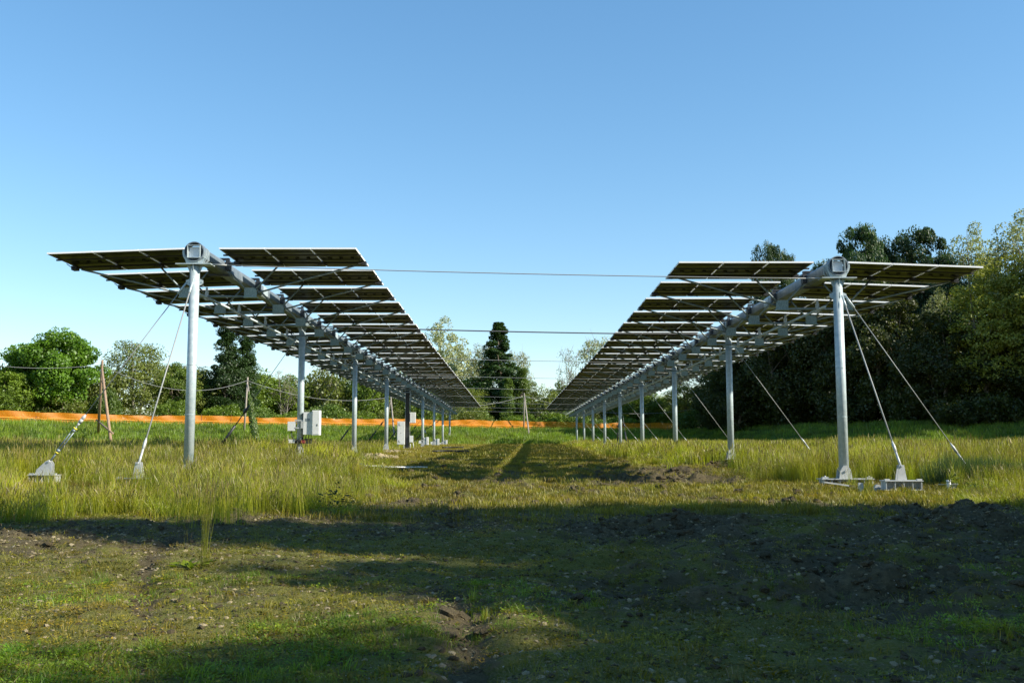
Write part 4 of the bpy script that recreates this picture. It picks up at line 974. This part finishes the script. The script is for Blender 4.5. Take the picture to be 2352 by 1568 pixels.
for px_, tp, wd, key, lab in ((612, 873, 90, 'busholive', 'pale green scrub bush right of the ivy pole'), (668, 868, 80, 'midtree', 'leafy low tree left of the inverter post'), (722, 862, 90, 'busholive', 'olive bush behind the inverter post'),
                              (785, 848, 110, 'midtree', 'mid green tree between the second and third left posts'), (850, 838, 110, 'midtree', 'olive tree behind the fourth left post'), (915, 880, 90, 'bushmid', 'green bush below the left panels near the cabinet'),
                              (965, 895, 80, 'bushmid', 'dark green bush below the far end of the left panels'), (1030, 905, 80, 'busholive', 'olive bush past the far left posts')):
    put_px(key, px_, tp, wd, 134 + rnd.uniform(-2, 6), lab, 'bush' if key.startswith('bush') else 'tree')
put_px('silver', 1010, 708, 150, 165, 'tall silvery tree rising beside the left panels in the centre gap', group=TL)
put_px('silver', 1066, 780, 130, 170, 'lower silvery tree right of the tallest silvery one', group=TL)
put_px('palebare', 1112, 768, 86, 168, 'pale sparse tree left of the dark spire', group=TL)
put_px('ivy_spire', 1146, 735, 140, 158, 'dark pointed spire tree in the middle of the gap', group=TL)
put_px('palebare', 1186, 786, 78, 166, 'pale whitish sparse tree right of the dark spire', group=TL)
put_px('ivy_column', 1166, 868, 40, 153, 'bright ivy covered trunk at the foot of the dark spire', group=TL)
put_px('ivy_column', 1200, 846, 46, 154, 'short ivy covered tree right of the dark spire', group=TL)
put_px('midtree', 1085, 862, 110, 160, 'rounded green tree below the silvery trees', group=TL)
put_px('bare', 1310, 782, 80, 160, 'twiggy bare tree just left of the right panel row', group=TL)
put_px('palebare', 1372, 750, 105, 168, 'pale tree rising behind the far right panels', group=TL)
put_px('midtree', 1290, 868, 70, 162, 'small green tree in the right of the centre gap', group=TL)
put_px('busholive', 1250, 882, 70, 156, 'olive bush right of the ivy trees', 'bush')
put_px('bushdark', 1275, 938, 110, 152, 'low dark rounded hedge behind the fence in the centre gap', 'hedge')
put_px('bushdark', 1340, 935, 90, 152, 'dark bush behind the farthest right posts', 'bush')
put_px('bushfresh', 1090, 935, 90, 148, 'bright green bush under the spire tree', 'bush')
put_px('robinia', 1575, 862, 120, 152, 'sunlit yellow green tree below the right panels', group=TL)
put_px('midtree', 1480, 892, 120, 156, 'green tree behind the fourth and fifth right posts', group=TL)
put_px('midtree', 1420, 900, 90, 160, 'green tree behind the middle right posts', group=TL)
# scrub along the back, both sides
ks = 0
SCR = 'continuous scrub behind the orange fence'
for x in np.arange(-95, 30, 3.6):
    y = float(YF(x)) + rnd.uniform(5, 9); key = rnd.choice(['bushmid', 'bushfresh', 'busholive', 'bushmid'])
    put(key, x + rnd.uniform(-1, 1), y, rnd.uniform(1.6, 3.4), rnd.uniform(2.2, 3.4), 'low rounded green bush in the continuous scrub behind the orange fence', 'bush', SCR); ks += 1
for x in np.arange(-100, 30, 3.3):
    y = float(YF(x)) + rnd.uniform(13, 26)
    put(rnd.choice(['midtree', 'midtree', 'willow', 'busholive']), x + rnd.uniform(-1, 1), y, rnd.uniform(6.2, 9.6), rnd.uniform(3.4, 4.8), 'mid height green tree in the second line of growth behind the fence', 'tree', 'second line of trees behind the fence')
# the dark wood on the right
WD = 'trees of the dark wood on the right'
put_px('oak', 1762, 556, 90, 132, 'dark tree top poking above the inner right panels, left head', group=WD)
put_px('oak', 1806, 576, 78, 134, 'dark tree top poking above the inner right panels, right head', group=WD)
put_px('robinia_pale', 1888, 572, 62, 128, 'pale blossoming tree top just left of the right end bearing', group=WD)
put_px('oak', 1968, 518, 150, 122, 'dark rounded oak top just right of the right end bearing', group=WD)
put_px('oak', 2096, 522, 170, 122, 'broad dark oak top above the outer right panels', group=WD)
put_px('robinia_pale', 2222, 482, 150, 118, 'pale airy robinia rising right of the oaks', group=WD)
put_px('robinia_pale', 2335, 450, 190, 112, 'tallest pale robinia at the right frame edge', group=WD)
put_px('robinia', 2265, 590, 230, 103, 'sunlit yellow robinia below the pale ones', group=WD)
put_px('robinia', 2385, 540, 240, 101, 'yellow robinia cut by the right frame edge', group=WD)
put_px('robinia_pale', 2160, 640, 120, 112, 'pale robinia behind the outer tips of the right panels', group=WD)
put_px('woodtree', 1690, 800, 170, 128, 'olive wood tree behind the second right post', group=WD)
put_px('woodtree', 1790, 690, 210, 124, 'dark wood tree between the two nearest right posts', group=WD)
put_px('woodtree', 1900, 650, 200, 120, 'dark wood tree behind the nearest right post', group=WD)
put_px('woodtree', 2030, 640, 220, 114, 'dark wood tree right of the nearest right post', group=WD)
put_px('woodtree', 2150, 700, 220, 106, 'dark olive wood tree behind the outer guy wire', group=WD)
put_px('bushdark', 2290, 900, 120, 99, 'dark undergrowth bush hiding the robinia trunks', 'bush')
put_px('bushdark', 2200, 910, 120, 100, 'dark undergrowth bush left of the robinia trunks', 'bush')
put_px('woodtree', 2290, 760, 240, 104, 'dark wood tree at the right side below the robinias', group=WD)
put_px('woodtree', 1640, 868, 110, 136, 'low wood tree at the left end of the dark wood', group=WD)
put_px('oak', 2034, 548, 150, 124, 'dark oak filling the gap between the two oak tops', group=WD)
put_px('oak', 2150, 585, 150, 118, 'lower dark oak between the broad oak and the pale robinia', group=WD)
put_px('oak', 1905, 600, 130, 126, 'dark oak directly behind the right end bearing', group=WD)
for (x, y, H, rx) in ((60, 80, 15, 6), (68, 84, 16, 7), (64, 92, 16, 7), (76, 78, 17, 7)):
    put('woodtree', x, y, H, rx, 'dark wood tree beyond the right frame edge', 'tree', 'wood beyond the right frame edge')
for k, (px_, tp, d) in enumerate(((2440, 520, 100), (2560, 500, 100), (2700, 520, 96), (2860, 500, 96))):
    put_px('woodtree', px_, tp, 260, d, 'dark wood tree beyond the right frame edge', group='wood beyond the right frame edge')
for x in np.arange(31, 100, 4.2):
    for row_ in range(3):
        y = float(YF(x)) + 3 + row_ * 7 + rnd.uniform(-1, 1.5)
        if x / y > .75: continue
        if row_ < 1: put('bushdark', x, y, rnd.uniform(3, 5.5), rnd.uniform(3, 4), 'dark undergrowth bush at the foot of the right hand wood', 'bush', 'undergrowth of the wood')
        else: put('woodtree', x, y + 4, rnd.uniform(9, 13), rnd.uniform(4.5, 6), 'shaded tree inside the right hand wood', 'tree', 'shaded trees inside the wood')
# trees to the right of the camera, out of the frame: their shade falls over the foreground
SH = 'trees beside the camera out of the frame'
for (x, y, H, rx) in ((16.5, 9.2, 12.0, 3.2), (17.2, 5.0, 15.8, 2.0), (16.5, 2.6, 11.0, 2.8), (16.5, -.9, 11.0, 3.0), (16.2, -3.6, 12.6, 3.0), (17.5, -8, 14.0, 4.4), (20.5, 8.5, 12.9, 3.4), (20.5, 3.8, 12.8, 3.8), (20.5, -1.2, 12.8, 3.8), (23, -6, 14, 4.4), (24, -13, 15, 5), (12.8, 6.2, 6.8, 2.6), (12.5, 2.6, 7.4, 2.9), (12.5, -1.2, 7.6, 3.0), (12.5, -4.6, 8, 3)):
    put('chestnut', x, y, H * 1.085, rx, 'leafy tree right of the camera whose shade covers the foreground', 'tree', SH)
# ivy on the leg of the grey pole
iv = empty('climbing_ivy', gp(592, 97), 'bright ivy climbing the right leg of the grey wooden pole', 'ivy')
q = Vector(p2) - Vector((0, 0, .75)) - iv.location; n = 2600
tt = rng.uniform(0, .82, n) ** .8; rr_ = .34 * np.interp(tt, [0, .3, .7, .82], [.6, 1.25, .8, .2]); aa = rng.uniform(0, 6.28, n)
P = np.stack([q.x * tt + rr_ * np.cos(aa) * rng.uniform(.5, 1.2, n), q.y * tt + rr_ * np.sin(aa), q.z * tt + rng.normal(0, .1, n)], 1)
V, Fq = leaves_at(P, .10, np.stack([np.cos(aa), np.sin(aa), aa * 0 + .3], 1), .4)
co = bpy.data.objects.new('leaves', fast_mesh('leaves', V, Fq, [L_IVY], np.repeat(rng.uniform(0, 1, n), 4))); col.objects.link(co); co.parent = iv
# lone tall weed in the foreground
def weed(x, y, h, n, label, spread=.035, leaves=10):
    z = g1(x, y); t = empty('tall_weed', (x, y, z), label, 'weed')
    V, Fq, T, MI = blades(n, h, .0018, spread, .13, seed_heads=.6, hvar=.45)
    o = bpy.data.objects.new('stalks', fast_mesh('stalks', V, Fq, [G_TALL, G_SEED], T, MI)); col.objects.link(o); o.parent = t
    l_ = leafy('basal_leaves', G_LUSH, leaves, .10, .12, .05); col.objects.link(l_); l_.parent = t
    return t
weed(-2.52, 8.3, .84, 40, 'lone upright tuft of tall straw stalks standing in the foreground')
weed(-2.68, 8.35, .45, 5, 'shorter thin weed stalk beside the lone tall tuft', leaves=16)
